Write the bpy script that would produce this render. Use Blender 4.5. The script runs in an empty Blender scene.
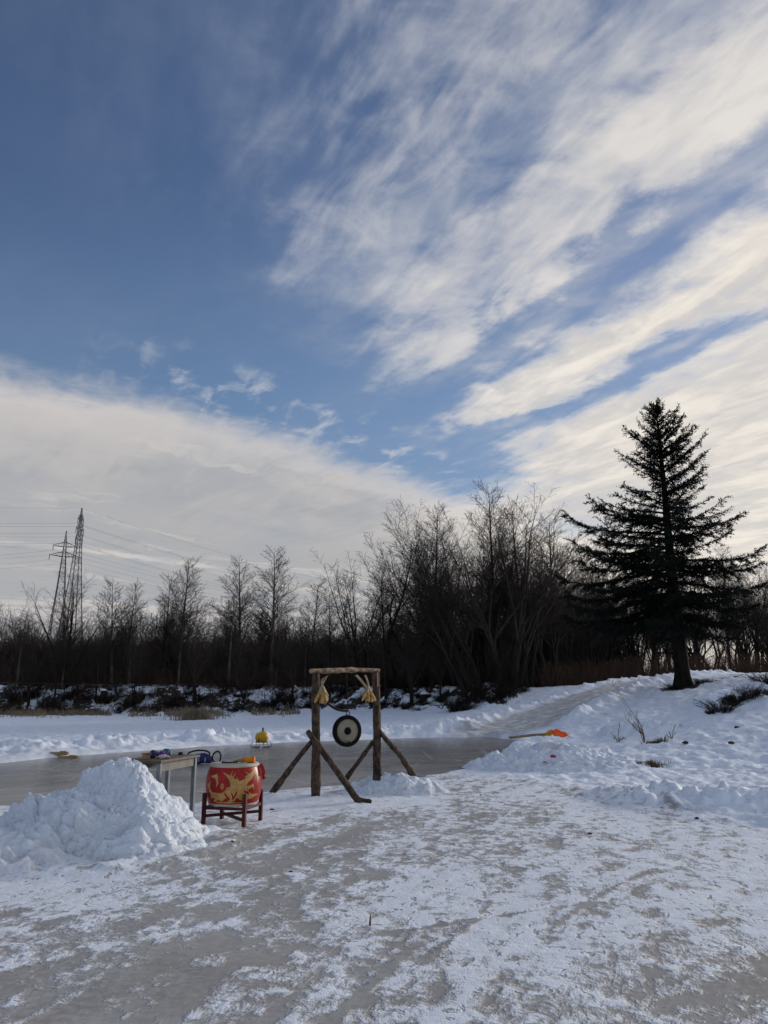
import bpy, bmesh, math, random
import numpy as np
from mathutils import Vector, Matrix

R = math.radians
scene = bpy.context.scene
col = scene.collection
PI = math.pi

# ------------------------------------------------------------------ camera geometry
CAM_H = 1.6
F = 769.0
PITCH = math.atan((695 - 512) / F)
CT, ST = math.cos(PITCH), math.sin(PITCH)

def ray(px, py):
    dy = 512 - py
    return (px - 384.0, F * CT - dy * ST, F * ST + dy * CT)

def at(px, py, d):
    """world point seen in the direction (px, py) at depth d along +y"""
    X, Y, Z = ray(px, py)
    return Vector((X * d / Y, d, CAM_H + Z * d / Y))

def gnd(px, py, z=0.0):
    X, Y, Z = ray(px, py)
    t = (z - CAM_H) / Z
    return Vector((X * t, Y * t, z))

# ------------------------------------------------------------------ numpy noise
def _h(ix, iy, s=0):
    n = (ix.astype(np.int64) * 374761393 + iy.astype(np.int64) * 668265263 + s * 982451653) & 0xFFFFFFFF
    n = ((n ^ (n >> 13)) * 1274126177) & 0xFFFFFFFF
    n = (n ^ (n >> 16)) & 0xFFFFFFFF
    return n / 4294967295.0

def vnoise(x, y, s=0):
    ix, iy = np.floor(x), np.floor(y)
    fx, fy = x - ix, y - iy
    fx = fx * fx * fx * (fx * (fx * 6 - 15) + 10)
    fy = fy * fy * fy * (fy * (fy * 6 - 15) + 10)
    a, b = _h(ix, iy, s), _h(ix + 1, iy, s)
    c, d = _h(ix, iy + 1, s), _h(ix + 1, iy + 1, s)
    return (a + (b - a) * fx) * (1 - fy) + (c + (d - c) * fx) * fy

def fbm(x, y, o=5, s=0, gain=.5):
    t = np.zeros_like(x); amp = 1; tot = 0
    for k in range(o):
        t += amp * vnoise(x + 17.3 * k, y - 9.1 * k, s + k)
        tot += amp; amp *= gain
        x, y = (x * .8 - y * .6) * 2.03, (x * .6 + y * .8) * 2.03
    return t / tot

def worley(x, y, s=0):
    ix, iy = np.floor(x), np.floor(y)
    best = np.full(x.shape, 9.0); rnd = np.zeros(x.shape)
    for a in (-1, 0, 1):
        for b in (-1, 0, 1):
            cx, cy = ix + a, iy + b
            px = cx + .15 + .7 * _h(cx, cy, s); py = cy + .15 + .7 * _h(cx, cy, s + 5)
            d = np.hypot(x - px, y - py)
            m = d < best
            best = np.where(m, d, best); rnd = np.where(m, _h(cx, cy, s + 9), rnd)
    return best, rnd

def sstep(a, b, x):
    t = np.clip((x - a) / (b - a), 0, 1)
    return t * t * (3 - 2 * t)

# ------------------------------------------------------------------ object helpers
def link_mesh(name, verts, faces, mat, parent=None, smooth=True, loc=None):
    me = bpy.data.meshes.new(name)
    verts = np.asarray(verts, dtype=np.float32).reshape(-1, 3)
    me.vertices.add(len(verts)); me.vertices.foreach_set('co', verts.ravel())
    if isinstance(faces, np.ndarray):
        faces = [faces]
    if faces and isinstance(faces[0], np.ndarray):
        idx = np.concatenate([f.ravel() for f in faces]).astype(np.int32)
        tot = np.concatenate([np.full(len(f), f.shape[1], dtype=np.int32) for f in faces])
    else:
        idx = np.array([i for f in faces for i in f], dtype=np.int32)
        tot = np.array([len(f) for f in faces], dtype=np.int32)
    st = np.concatenate([[0], np.cumsum(tot)[:-1]]).astype(np.int32)
    me.loops.add(len(idx)); me.loops.foreach_set('vertex_index', idx)
    me.polygons.add(len(tot)); me.polygons.foreach_set('loop_start', st)
    me.polygons.foreach_set('loop_total', tot)
    if smooth:
        me.polygons.foreach_set('use_smooth', np.ones(len(tot), dtype=bool))
    me.update(calc_edges=True); me.validate()
    o = bpy.data.objects.new(name, me); col.objects.link(o)
    if mat: me.materials.append(mat)
    if parent: o.parent = parent
    if loc is not None: o.location = loc
    return o

def tag(o, label, cat, group=None):
    o['label'] = label; o['category'] = cat
    if group: o['group'] = group
    return o

def thing(name, label, cat, loc=(0, 0, 0), rz=0, group=None):
    o = bpy.data.objects.new(name, None); col.objects.link(o)
    o.empty_display_size = .1
    o.location = loc; o.rotation_euler = (0, 0, rz)
    return tag(o, label, cat, group)

def dup(root, loc, rz, sc, label, group=None):
    r = root.copy(); col.objects.link(r)
    r.location = loc; r.rotation_euler = (0, 0, rz)
    r.scale = sc if hasattr(sc, '__len__') else (sc, sc, sc)
    r['label'] = label
    if group: r['group'] = group
    for ch in root.children:
        c = ch.copy(); col.objects.link(c); c.parent = r
        for g in ch.children:
            d = g.copy(); col.objects.link(d); d.parent = c
    return r

class Tubes:
    """collects tapered tubes and builds them as one mesh"""
    def __init__(self): self.g = {}
    def add(self, pts, rad, sides=5):
        self.g.setdefault((len(pts), sides), []).append((np.asarray(pts, float), np.asarray(rad, float)))
    def arrays(self):
        V, Q, off = [], [], 0
        for (n, s), L in self.g.items():
            P = np.stack([a for a, b in L]); Rr = np.stack([b for a, b in L]); m = len(L)
            T = np.gradient(P, axis=1); T /= np.linalg.norm(T, axis=2, keepdims=True) + 1e-9
            avg = T.mean(axis=1)
            ref = np.where((np.abs(avg[:, 2]) > .8)[:, None], np.array([1., 0, 0]), np.array([0, 0, 1.]))[:, None, :]
            U = np.cross(T, np.broadcast_to(ref, T.shape)); U /= np.linalg.norm(U, axis=2, keepdims=True) + 1e-9
            W = np.cross(T, U)
            an = np.arange(s) * 2 * PI / s
            ring = U[:, :, None, :] * np.cos(an)[None, None, :, None] + W[:, :, None, :] * np.sin(an)[None, None, :, None]
            v = P[:, :, None, :] + ring * Rr[:, :, None, None]
            V.append(v.reshape(-1, 3))
            b = (np.arange(m) * n * s)[:, None, None] + (np.arange(n - 1) * s)[None, :, None]
            j = np.arange(s)[None, None, :]; jn = (np.arange(s) + 1)[None, None, :] % s
            q = np.stack([b + j, b + jn, b + s + jn, b + s + j], axis=-1).reshape(-1, 4) + off
            Q.append(q); off += m * n * s
            if s > 3:                      # end caps as extra quads/fans
                for e in (0, n - 1):
                    pass
        return (np.concatenate(V), np.concatenate(Q)) if V else (np.zeros((0, 3)), np.zeros((0, 4), int))
    def build(self, name, mat, parent=None, loc=None):
        v, q = self.arrays()
        return link_mesh(name, v, q, mat, parent, True, loc)

def bm_obj(name, bm, mat, parent=None, smooth=False, bevel=0.0):
    if bevel:
        bmesh.ops.bevel(bm, geom=[e for e in bm.edges if e.calc_face_angle(0) > .5], offset=bevel, segments=2, affect='EDGES', profile=.6)
    me = bpy.data.meshes.new(name); bm.to_mesh(me); bm.free()
    if smooth:
        for p in me.polygons: p.use_smooth = True
    me.materials.append(mat)
    o = bpy.data.objects.new(name, me); col.objects.link(o)
    if parent: o.parent = parent
    return o

def box(bm, c, size, rot=None):
    M = Matrix.Translation(c) @ (rot.to_4x4() if rot else Matrix.Identity(4)) @ Matrix.Diagonal((size[0], size[1], size[2], 1))
    return bmesh.ops.create_cube(bm, size=1, matrix=M)['verts']

def lathe(bm, prof, seg=48, M=None):
    """prof: list of (r, z) ; revolved about z, closed at the ends when r == 0"""
    rings = []
    for r, z in prof:
        if r < 1e-6:
            rings.append([bm.verts.new((0, 0, z))])
        else:
            rings.append([bm.verts.new((r * math.cos(2 * PI * k / seg), r * math.sin(2 * PI * k / seg), z)) for k in range(seg)])
    for a, b in zip(rings, rings[1:]):
        for k in range(seg):
            k2 = (k + 1) % seg
            if len(a) == 1 and len(b) == 1: continue
            if len(a) == 1: bm.faces.new((a[0], b[k2], b[k]))
            elif len(b) == 1: bm.faces.new((a[k], a[k2], b[0]))
            else: bm.faces.new((a[k], a[k2], b[k2], b[k]))
    bmesh.ops.recalc_face_normals(bm, faces=bm.faces[:])
    if M: bmesh.ops.transform(bm, matrix=M, verts=bm.verts[:])

def log_tube(pts, rad, seed, sides=14, knots=.12, sub=26):
    """a wobbly round log through pts, capped, as a bmesh"""
    rng = random.Random(seed)
    P = [Vector(p) for p in pts]
    L = sum((b - a).length for a, b in zip(P, P[1:]))
    out = []
    for i in range(sub + 1):
        t = i / sub * (len(P) - 1); k = min(int(t), len(P) - 2); f = t - k
        out.append(P[k].lerp(P[k + 1], f))
    axis = (P[-1] - P[0]).normalized()
    ref = Vector((1, 0, 0)) if abs(axis.z) > .7 else Vector((0, 0, 1))
    u = axis.cross(ref).normalized(); v = axis.cross(u)
    bm = bmesh.new(); rings = []
    ph = [rng.uniform(0, 9) for _ in range(6)]
    for i, p in enumerate(out):
        t = i / sub; r0 = rad[0] + (rad[1] - rad[0]) * t
        kn = sum(math.exp(-((t - (ph[q] / 9)) * sub / 1.3) ** 2) for q in range(4)) * knots
        wob = u * math.sin(t * 7 + ph[4]) * r0 * .18 + v * math.sin(t * 5 + ph[5]) * r0 * .18
        ring = []
        for s in range(sides):
            an = 2 * PI * s / sides
            rr = r0 * (1 + kn + .06 * math.sin(3 * an + ph[1] + t * 4) + rng.uniform(-.06, .06))
            ring.append(bm.verts.new(p + wob + u * math.cos(an) * rr + v * math.sin(an) * rr))
        rings.append(ring)
    for a, b in zip(rings, rings[1:]):
        for s in range(sides):
            bm.faces.new((a[s], a[(s + 1) % sides], b[(s + 1) % sides], b[s]))
    bm.faces.new(rings[0]); bm.faces.new(rings[-1])
    bmesh.ops.recalc_face_normals(bm, faces=bm.faces[:])
    return bm

# ------------------------------------------------------------------ node helper
class NT:
    def __init__(self, nt): self.nt = nt
    def node(self, t, **kw):
        n = self.nt.nodes.new(t)
        for k, v in kw.items(): setattr(n, k, v)
        return n
    def put(self, inp, v):
        if isinstance(v, E): self.nt.links.new(v.s, inp)
        elif isinstance(v, bpy.types.NodeSocket): self.nt.links.new(v, inp)
        else: inp.default_value = v
    def m(self, op, *a, clamp=False):
        n = self.node('ShaderNodeMath', operation=op, use_clamp=clamp)
        for i, v in enumerate(a): self.put(n.inputs[i], v)
        return E(self, n.outputs[0])
    def smooth(self, x, a, b, o0=0.0, o1=1.0):
        n = self.node('ShaderNodeMapRange', interpolation_type='SMOOTHSTEP')
        self.put(n.inputs[0], x); self.put(n.inputs[1], a); self.put(n.inputs[2], b)
        self.put(n.inputs[3], o0); self.put(n.inputs[4], o1)
        return E(self, n.outputs[0])
    def vec(self, x, y, z):
        n = self.node('ShaderNodeCombineXYZ')
        for i, v in enumerate((x, y, z)): self.put(n.inputs[i], v)
        return E(self, n.outputs[0])
    def sep(self, v):
        n = self.node('ShaderNodeSeparateXYZ'); self.put(n.inputs[0], v)
        return [E(self, o) for o in n.outputs]
    def noise(self, v, scale=1.0, detail=4.0, rough=.5, dist=0.0):
        n = self.node('ShaderNodeTexNoise'); self.put(n.inputs['Vector'], v)
        n.inputs['Scale'].default_value = scale; n.inputs['Detail'].default_value = detail
        n.inputs['Roughness'].default_value = rough; n.inputs['Distortion'].default_value = dist
        return E(self, n.outputs['Fac'])
    def voro(self, v, scale=1.0, feature='F1'):
        n = self.node('ShaderNodeTexVoronoi', feature=feature); self.put(n.inputs['Vector'], v)
        n.inputs['Scale'].default_value = scale
        return E(self, n.outputs['Distance'])
    def mix(self, f, a, b):
        n = self.node('ShaderNodeMix', data_type='RGBA')
        self.put(n.inputs[0], f)
        for i, v in ((6, a), (7, b)):
            self.put(n.inputs[i], (*v, 1) if isinstance(v, tuple) and len(v) == 3 else v)
        return E(self, n.outputs[2])
    def cscale(self, c, k):
        n = self.node('ShaderNodeVectorMath', operation='SCALE'); self.put(n.inputs[0], c); self.put(n.inputs['Scale'], k)
        return E(self, n.outputs[0])
    def cmul(self, c, k):
        n = self.node('ShaderNodeVectorMath', operation='MULTIPLY'); self.put(n.inputs[0], c); self.put(n.inputs[1], k)
        return E(self, n.outputs[0])
    def attr(self, name):
        n = self.node('ShaderNodeAttribute', attribute_name=name)
        return E(self, n.outputs['Fac'])
    def bump(self, h, strength=.5, dist=.02):
        n = self.node('ShaderNodeBump'); self.put(n.inputs['Height'], h)
        n.inputs['Strength'].default_value = strength; n.inputs['Distance'].default_value = dist
        return n.outputs[0]

class E:
    def __init__(self, N, s): self.N = N; self.s = s
    def __add__(a, b): return a.N.m('ADD', a, b)
    __radd__ = __add__
    def __sub__(a, b): return a.N.m('SUBTRACT', a, b)
    def __rsub__(a, b): return a.N.m('SUBTRACT', b, a)
    def __mul__(a, b): return a.N.m('MULTIPLY', a, b)
    __rmul__ = __mul__
    def __truediv__(a, b): return a.N.m('DIVIDE', a, b)
    def clamp(a): return a.N.m('ADD', a, 0.0, clamp=True)
    def max(a, b): return a.N.m('MAXIMUM', a, b)
    def min(a, b): return a.N.m('MINIMUM', a, b)
    def pow(a, b): return a.N.m('POWER', a, b)

def new_mat(name):
    m = bpy.data.materials.new(name); m.use_nodes = True
    N = NT(m.node_tree)
    b = m.node_tree.nodes['Principled BSDF']
    return m, N, b

def mat(name, c1, c2=None, scale=8.0, rough=.7, metal=0.0, bump=0.0, stretch=(1, 1, 1), spec=.3, bdist=.01):
    m, N, b = new_mat(name)
    tc = N.node('ShaderNodeTexCoord')
    mp = N.node('ShaderNodeMapping'); N.put(mp.inputs[0], tc.outputs['Object']); mp.inputs['Scale'].default_value = stretch
    n = N.noise(mp.outputs[0], scale, 6, .6)
    c2 = c2 or tuple(x * .75 for x in c1)
    N.put(b.inputs['Base Color'], N.mix(N.smooth(n, .35, .65), c1, c2))
    N.put(b.inputs['Roughness'], (n * .2 + (rough - .1)).clamp())
    b.inputs['Metallic'].default_value = metal
    b.inputs['Specular IOR Level'].default_value = spec
    if bump: N.put(b.inputs['Normal'], N.bump(n, bump, bdist))
    return m

# ================================================================== TERRAIN FUNCTION
ICE = np.array([(-34, -8), (-20, 2), (-10, 9.6), (-5.7, 12.2), (-2.8, 12.7), (-1.7, 14.3), (.7, 16.4), (2.6, 20), (3.6, 23.5),
                (4.4, 26.5), (4.9, 29.2), (4.2, 31.2), (1.4, 30.7), (-2.9, 28), (-5.8, 25.4), (-7.3, 23.2), (-8.6, 21.3),
                (-9.3, 19), (-14, 13), (-26, 4), (-44, -8)], float)

def seg_dist(x, y, pts, closed=False):
    best = np.full(x.shape, 1e9); tt = np.zeros(x.shape)
    n = len(pts)
    for i in range(n if closed else n - 1):
        a, b = pts[i], pts[(i + 1) % n]
        dx, dy = b - a; L2 = dx * dx + dy * dy
        t = np.clip(((x - a[0]) * dx + (y - a[1]) * dy) / L2, 0, 1)
        d = np.hypot(x - a[0] - t * dx, y - a[1] - t * dy)
        m = d < best
        best = np.where(m, d, best); tt = np.where(m, i + t, tt)
    return best, tt

def inside(x, y, pts):
    c = np.zeros(x.shape, bool); n = len(pts)
    for i in range(n):
        (x1, y1), (x2, y2) = pts[i], pts[(i + 1) % n]
        m = ((y1 > y) != (y2 > y)) & (x < (x2 - x1) * (y - y1) / (y2 - y1 + 1e-12) + x1)
        c ^= m
    return c

CP = []
for yy in (0, 4, 8, 12, 16):
    for xx in (-18, -12, -7, -3, 1, 5): CP.append((xx, yy, .02))
for p in [(-30, 30), (-15, 30), (-10, 40), (-3, 33), (0, 40), (-20, 55), (-8, 24), (-2, 22), (2, 26), (-5, 45), (-35, 50), (4, 20), (-30, 15), (-14, 22)]:
    CP.append((*p, .04))
CP += [(7.4, 18, .04), (7, 14, .02), (8, 8, .03), (9.6, 18.5, .3), (12, 13, .4), (13, 6, .3), (13, 26, 1.3), (8, 27, .72), (6, 24.5, .25), (10, 26, .95), (8.5, 22, .42),
       (12.5, 33, 2.02), (15, 33, 2.35), (20, 35, 2.6), (13.7, 42.5, 2.38), (10.5, 39, 1.75), (7.3, 35.2, .95), (5.5, 32.5, .42), (3.9, 30.2, .05),
       (9.8, 32, 1.3), (8, 45, 1.1), (5, 40, .35), (1, 48, .42), (-5, 54, .3), (-30, 61, .12), (10, 48, 1.9), (13, 50, 2.3), (20, 50, 2.5), (32, 45, 2.8),
       (25, 25, 2.3), (20, 16, 1.3), (30, 8, 1.5), (16, 60, 2.4), (30, 70, 2.6), (-40, 80, .4), (0, 70, .8)]
CP = np.array(CP, float)

def _tps_fit():
    P = CP[:, :2]; n = len(P)
    r = np.hypot(P[:, None, 0] - P[None, :, 0], P[:, None, 1] - P[None, :, 1])
    K = r + np.eye(n) * .0            # linear radial kernel: no overshoot
    A = np.zeros((n + 3, n + 3)); A[:n, :n] = K + np.eye(n) * -.5
    A[:n, n] = 1; A[:n, n + 1:] = P; A[n, :n] = 1; A[n + 1:, :n] = P.T
    b = np.zeros(n + 3); b[:n] = CP[:, 2]
    return np.linalg.solve(A, b)
TPS = _tps_fit()

def macro(x, y):
    xs, ys = np.clip(x, -60, 45), np.clip(y, -10, 95)
    z = TPS[len(CP)] + TPS[len(CP) + 1] * xs + TPS[len(CP) + 2] * ys
    for (cx, cy, _), wgt in zip(CP, TPS[:len(CP)]):
        z = z + wgt * np.hypot(xs - cx, ys - cy)
    return np.clip(z, .0, 3.2)

ROAD = np.array([(3.2, 29.2), (5.4, 32.2), (7.3, 35), (10.3, 39), (13.7, 42.5), (19, 46.5), (30, 51)], float)

def bank_line(x):
    return np.interp(x, [-60, -31, -5, 2, 6, 10, 14], [60, 62, 58, 51, 46, 46, 50])

def terrain(x, y, full=False):
    x = np.asarray(x, float); y = np.asarray(y, float)
    z = macro(x, y)
    bl = bank_line(x) + 1.6 * (fbm(x * .16, y * 0 + 3, 3, 7) - .5)
    bk = sstep(0, 6.5, y - bl)
    zb = 2.15 + .5 * (fbm(x * .1, y * .1, 3, 11) - .5)
    left = sstep(16, 6, x)
    z = z + (np.maximum(zb, z) - z) * bk * np.where(x < 6, 1, left)
    # hills far behind the woods
    z = z + sstep(90, 260, y) * 9 * sstep(60, -10, x - y * .2)
    dist = np.hypot(x, y)
    # signed distance to the ice
    d, _ = seg_dist(x, y, ICE, True)
    s = np.where(inside(x, y, ICE), d, -d)
    far = sstep(-1, 1, y - (1.1 * x + 22.5)) * sstep(5, 3, x)
    # road
    rd, rt = seg_dist(x, y, ROAD)
    road = sstep(2.3, 1.7, rd + .4 * (fbm(x * .9, y * .9, 3, 21) - .5))
    # snow relief
    near = sstep(90, 30, dist)
    f1, r1 = worley(x * 2.1, y * 2.1, 31)
    f2, r2 = worley(x * 4.7, y * 4.7, 37)
    f3, r3 = worley(x * 9.5 + y * .7, y * 9.5, 39)
    lumps = (1 - np.clip(f1 * 1.3, 0, 1) ** 2) * (.3 + .7 * r1) * .16 + (1 - np.clip(f2 * 1.3, 0, 1) ** 2) * r2 * .24 + (1 - np.clip(f3 * 1.3, 0, 1) ** 2) * r3 * .14 + (fbm(x * 2.2 + .6 * fbm(x * 3, y * 3, 2, 43), y * 2.2, 6, 41, .66) - .5) * 1.0 + .36
    # deep snow on the right and on the far strip, packed in front
    deepR = sstep(-.8, 1.2, (x - (2.6 + .0 * y)) - np.interp(y, [0, 7, 10, 13, 16, 40], [3.2, 2.2, 1.6, .9, -.4, -1.5]) + 1.6 * (fbm(x * .5, y * .5, 3, 51) - .5)) * sstep(7.5, 11, y + .5 * (x - 4))
    deepF = sstep(.2, 1.5, -s) * far
    deep = np.clip(np.maximum(deepR, deepF), 0, 1) * (1 - road * .9)
    foot, fr = worley(x * 1.35 + .5 * fbm(x, y, 2, 3), y * 1.35, 61)
    dents = -sstep(.34, .12, foot) * (.35 + .65 * fr) * .09
    rel = deep * (.15 * (fbm(x * .8, y * .8, 4, 71) - .45) + .15 * (lumps - .4) + dents * 1.15) + (1 - deep) * (.022 * (fbm(x * 1.3, y * 1.3, 5, 81) - .4))
    # ploughed lumps on the right side of the yard
    rr = np.exp(-(((y - (12.5 - .55 * (x - 4))) / .8) ** 2)) * sstep(3.0, 4.0, x)
    rel += rr * (.03 + .30 * lumps)
    # ploughed ridge along the far edge of the ice
    rim = np.exp(-((-s - 1.6) / 1.15) ** 2) * far * (.16 + .20 * sstep(.38, .66, fbm(x * .7, y * .7, 3, 91)))
    rel += rim * (.30 + 1.0 * lumps) * (s < 0)
    # berms beside the road
    side = np.exp(-((rd - 2.6) / .5) ** 2) * sstep(0.3, 1.0, rt) * sstep(5.6, 4.5, rt)
    rel += side * (.08 + .36 * lumps)
    rut = np.exp(-((rd - .75) / .3) ** 2) * road * .05
    hd = np.hypot((x + 3.05) / 1.22, (y - 8.85) / 1.12)
    rel += sstep(1.45, 1.05, hd) * sstep(.7, 1.0, hd) * (.09 * np.clip(lumps - .30, 0, 1) + .035)
    for cx, cy, rr_ in ((-1.08, 12.75, .45), (-1.8, 13.1, .3), (-.4, 12.1, .35), (-.1, 13.6, .6), (-1.95, 10.5, .6), (-2.47, 10.7, .3)):
        g_ = np.exp(-((x - cx) ** 2 + (y - cy) ** 2) / rr_ ** 2)
        rel += g_ * (.07 * (lumps - .35) + .012)
    z = z + rel * near - rut
    for (cx, cy, rx, ry, hh) in [(11.5, 26.6, 1.0, .9, .40), (13.2, 27.6, 1.3, 1.0, .42), (12.6, 25.6, .5, .5, .25), (10.6, 26.0, .35, .4, .2), (14.6, 29.5, 1.2, 1.0, .25)]:
        z = z + hh * np.exp(-np.maximum(((x - cx) / rx) ** 2 + (np.where(y < cy, 1.7, .5) * (y - cy) / ry) ** 2, 0)) * (.6 + .8 * fbm(x * 1.8, y * 1.8, 4, 201))
    # bank roughness
    bb = sstep(-1.5, 1, y - bl) * sstep(11, 6, y - bl) * np.where(x < 8, 1, 0)
    z = z + bb * (.5 * (fbm(x * .55, y * .55, 4, 95) - .45) + .7 * (fbm(x * 1.9, y * 1.9, 4, 97) - .45))
    # sink under the ice
    k = sstep(-.3, .35, s + .5 * (fbm(x * 1.4, y * 1.4, 4, 101) - .5))
    z = np.maximum(z, .012) * (1 - k) - .16 * k
    if not full: return z
    return z, s, far, road, deep, bk, bb, rd, rt

def tz(x, y): return float(terrain(np.array([x]), np.array([y]))[0])

# ================================================================== MATERIALS: SNOW, ICE
def snow_nodes(N, v, fine=1.0):
    n1 = N.noise(v, 3.0, 8, .65); n2 = N.noise(v, 26 * fine, 5, .6); n3 = N.noise(v, 90 * fine, 3, .6)
    return n1, n2, n3

def ground_material():
    m, N, b = new_mat('snowy_ground')
    tc = N.node('ShaderNodeTexCoord')
    P = E(N, tc.outputs['Object'])
    x, y, z = N.sep(P)
    flat = N.vec(x, y, 0.0)
    # streak coordinates: along the wheel and sweep direction of the yard
    al = x * .33 + y * .944; ac = x * .944 - y * .33
    sv = N.vec(ac * 1.0, al * .22, 0.0)
    st = N.noise(sv, 2.2, 7, .62, .6)
    mo = N.noise(flat, 1.1, 8, .68, .35)
    mot = N.noise(N.vec(ac * 1.35, al * .8, 3.0), 4.2, 6, .62, .25)
    fi = N.noise(flat, 17.0, 5, .65)
    gr = N.noise(flat, 70.0, 3, .7)
    pk = N.noise(N.vec(ac, al * .7, 7.0), 10.0, 3, .55, .4)
    bias = N.attr('bare')
    spot = N.noise(N.vec(ac * 1.1, al * .95, 13.0), 7.5, 4, .58, .3)
    cover = st * .42 + mo * .26 + mot * .46 + spot * .34 + fi * .10
    snow = N.smooth(cover + (.5 - bias) * .62, .705, .835)
    holes = N.smooth(pk + bias * .26, .70, .80)
    snow = (snow * (1.0 - holes * .75)).clamp()
    deep = N.attr('deep')
    snow = snow.max(N.smooth(deep + (fi - .5) * .5 + (mot - .5) * .4, .28, .62))
    # colours
    dirt = N.noise(flat, .55, 5, .6)
    icec = N.mix(N.smooth(dirt, .35, .65), (.355, .330, .302), (.262, .236, .206))
    icec = N.mix(N.smooth(st * .6 + fi * .4, .44, .60) * .55, icec, (.43, .42, .41))
    icec = N.mix(N.smooth(fi * .6 + gr * .4, .42, .62) * .5, icec, (.42, .41, .40))
    sn = N.mix(N.smooth(mo, .35, .7), (.78, .81, .87), (.85, .88, .93))
    pkc = N.mix(N.smooth(mot * .5 + spot * .5, .40, .60), (.67, .69, .73), (.83, .86, .91))
    sn = N.mix((1.0 - deep).clamp() * .85, sn, pkc)
    tr_ = N.noise(flat, 2.6, 7, .68, .4)
    sn = N.mix((deep * N.smooth(tr_, .52, .68) * .45).clamp(), sn, (.60, .65, .75))
    sn = N.mix(((1.0 - deep) * N.smooth(gr * .5 + fi * .5, .40, .62) * .28).clamp(), sn, (.60, .60, .61))
    cc = N.mix(snow, icec, sn)
    road = N.attr('road')
    rd_n = N.noise(flat, 2.3, 6, .65)
    cc = N.mix((road * N.smooth(rd_n, .30, .60)).clamp() * .9, cc, (.37, .345, .315))
    soil = N.attr('soil')
    sn2 = N.noise(flat, 2.8, 9, .74)
    sg = N.noise(flat, 14.0, 5, .7)
    sm = N.smooth(sn2 * .8 + sg * .2 + (soil - .5) * .9, .53, .59) * N.smooth(soil, .02, .12)
    cc = N.mix(sm, cc, N.mix(N.smooth(sg, .4, .62), (.016, .013, .010), (.05, .037, .026)))
    dry = N.attr('dry')
    dn = N.noise(N.vec(x * 2.0, y, 0.0), 4.0, 6, .7)
    cc = N.mix((N.smooth(dn + (dry - .5) * .7, .5, .62) * N.smooth(dry, .05, .3)).clamp(), cc, (.16, .115, .065))
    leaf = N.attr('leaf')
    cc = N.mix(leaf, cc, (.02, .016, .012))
    N.put(b.inputs['Base Color'], cc)
    N.put(b.inputs['Roughness'], .42 + snow * .35)
    b.inputs['Specular IOR Level'].default_value = .18
    h = snow * .6 + (fi * .5 + gr * .22) * (snow * .8 + .08) + mot * .4 + deep * (tr_ * 1.6 + mot * .8)
    N.put(b.inputs['Normal'], N.bump(h, .65, .035))
    return m

def ice_material():
    m, N, b = new_mat('river_ice')
    tc = N.node('ShaderNodeTexCoord'); P = E(N, tc.outputs['Object'])
    x, y, z = N.sep(P)
    al = x * .67 + y * .74; ac = x * .74 - y * .67
    st = N.noise(N.vec(ac * 1.0, al * .16, 0.0), 1.6, 7, .62, .5)
    bl = N.noise(N.vec(x, y, 0.0), .45, 6, .6, .4)
    fi = N.noise(N.vec(x, y, 0.0), 9.0, 6, .7)
    c = N.mix(N.smooth(bl, .35, .68), (.215, .197, .182), (.285, .268, .252))
    c = N.mix(N.smooth(st * .75 + fi * .3, .60, .74) * .8, c, (.55, .56, .575))
    c = N.mix(N.smooth(st, .5, .3) * .5, c, (.15, .135, .12))
    sc1 = N.noise(N.vec(ac * 1.0, al * .02, 3.0), 16.0, 3, .6, .2); sc2 = N.noise(N.vec(x * .03 + y * .4, x, 5.0), 9.0, 3, .6, .4)
    c = N.mix(N.smooth(sc1.max(sc2), .66, .72) * .5, c, (.50, .50, .51))
    ck = N.node('ShaderNodeTexVoronoi', feature='DISTANCE_TO_EDGE'); N.put(ck.inputs['Vector'], N.vec(x + (fi - .5) * .5, y + (bl - .5) * 2.0, 0.0)); ck.inputs['Scale'].default_value = .33
    c = N.mix(N.smooth(E(N, ck.outputs['Distance']), .012, .003) * .6, c, (.46, .46, .47))
    N.put(b.inputs['Base Color'], c)
    N.put(b.inputs['Roughness'], bl * .2 + .14)
    b.inputs['Specular IOR Level'].default_value = .34
    N.put(b.inputs['Normal'], N.bump(st * 1.2 + bl, .12, .006))
    return m

def snow_material():
    m, N, b = new_mat('heaped_snow')
    tc = N.node('ShaderNodeTexCoord'); P = E(N, tc.outputs['Object'])
    n1, n2, n3 = snow_nodes(N, P)
    x, y, z = N.sep(P)
    c = N.mix(N.smooth(n1, .35, .7), (.70, .745, .81), (.80, .835, .885))
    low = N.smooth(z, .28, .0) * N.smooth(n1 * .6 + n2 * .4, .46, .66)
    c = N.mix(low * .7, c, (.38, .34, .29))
    dk = N.noise(P, 2.1, 7, .7)
    c = N.mix(N.smooth(dk, .60, .70) * .45, c, (.46, .43, .39))
    c = N.mix(N.smooth(n1 * .5 + n3 * .5, .60, .72) * .35, c, (.55, .53, .50))
    N.put(b.inputs['Base Color'], c)
    b.inputs['Roughness'].default_value = .75
    b.inputs['Specular IOR Level'].default_value = .15
    N.put(b.inputs['Normal'], N.bump(n2 * .8 + n3 * .35 + n1 * .6, .8, .035))
    return m

M_GROUND, M_ICE, M_SNOW = ground_material(), ice_material(), snow_material()

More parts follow.
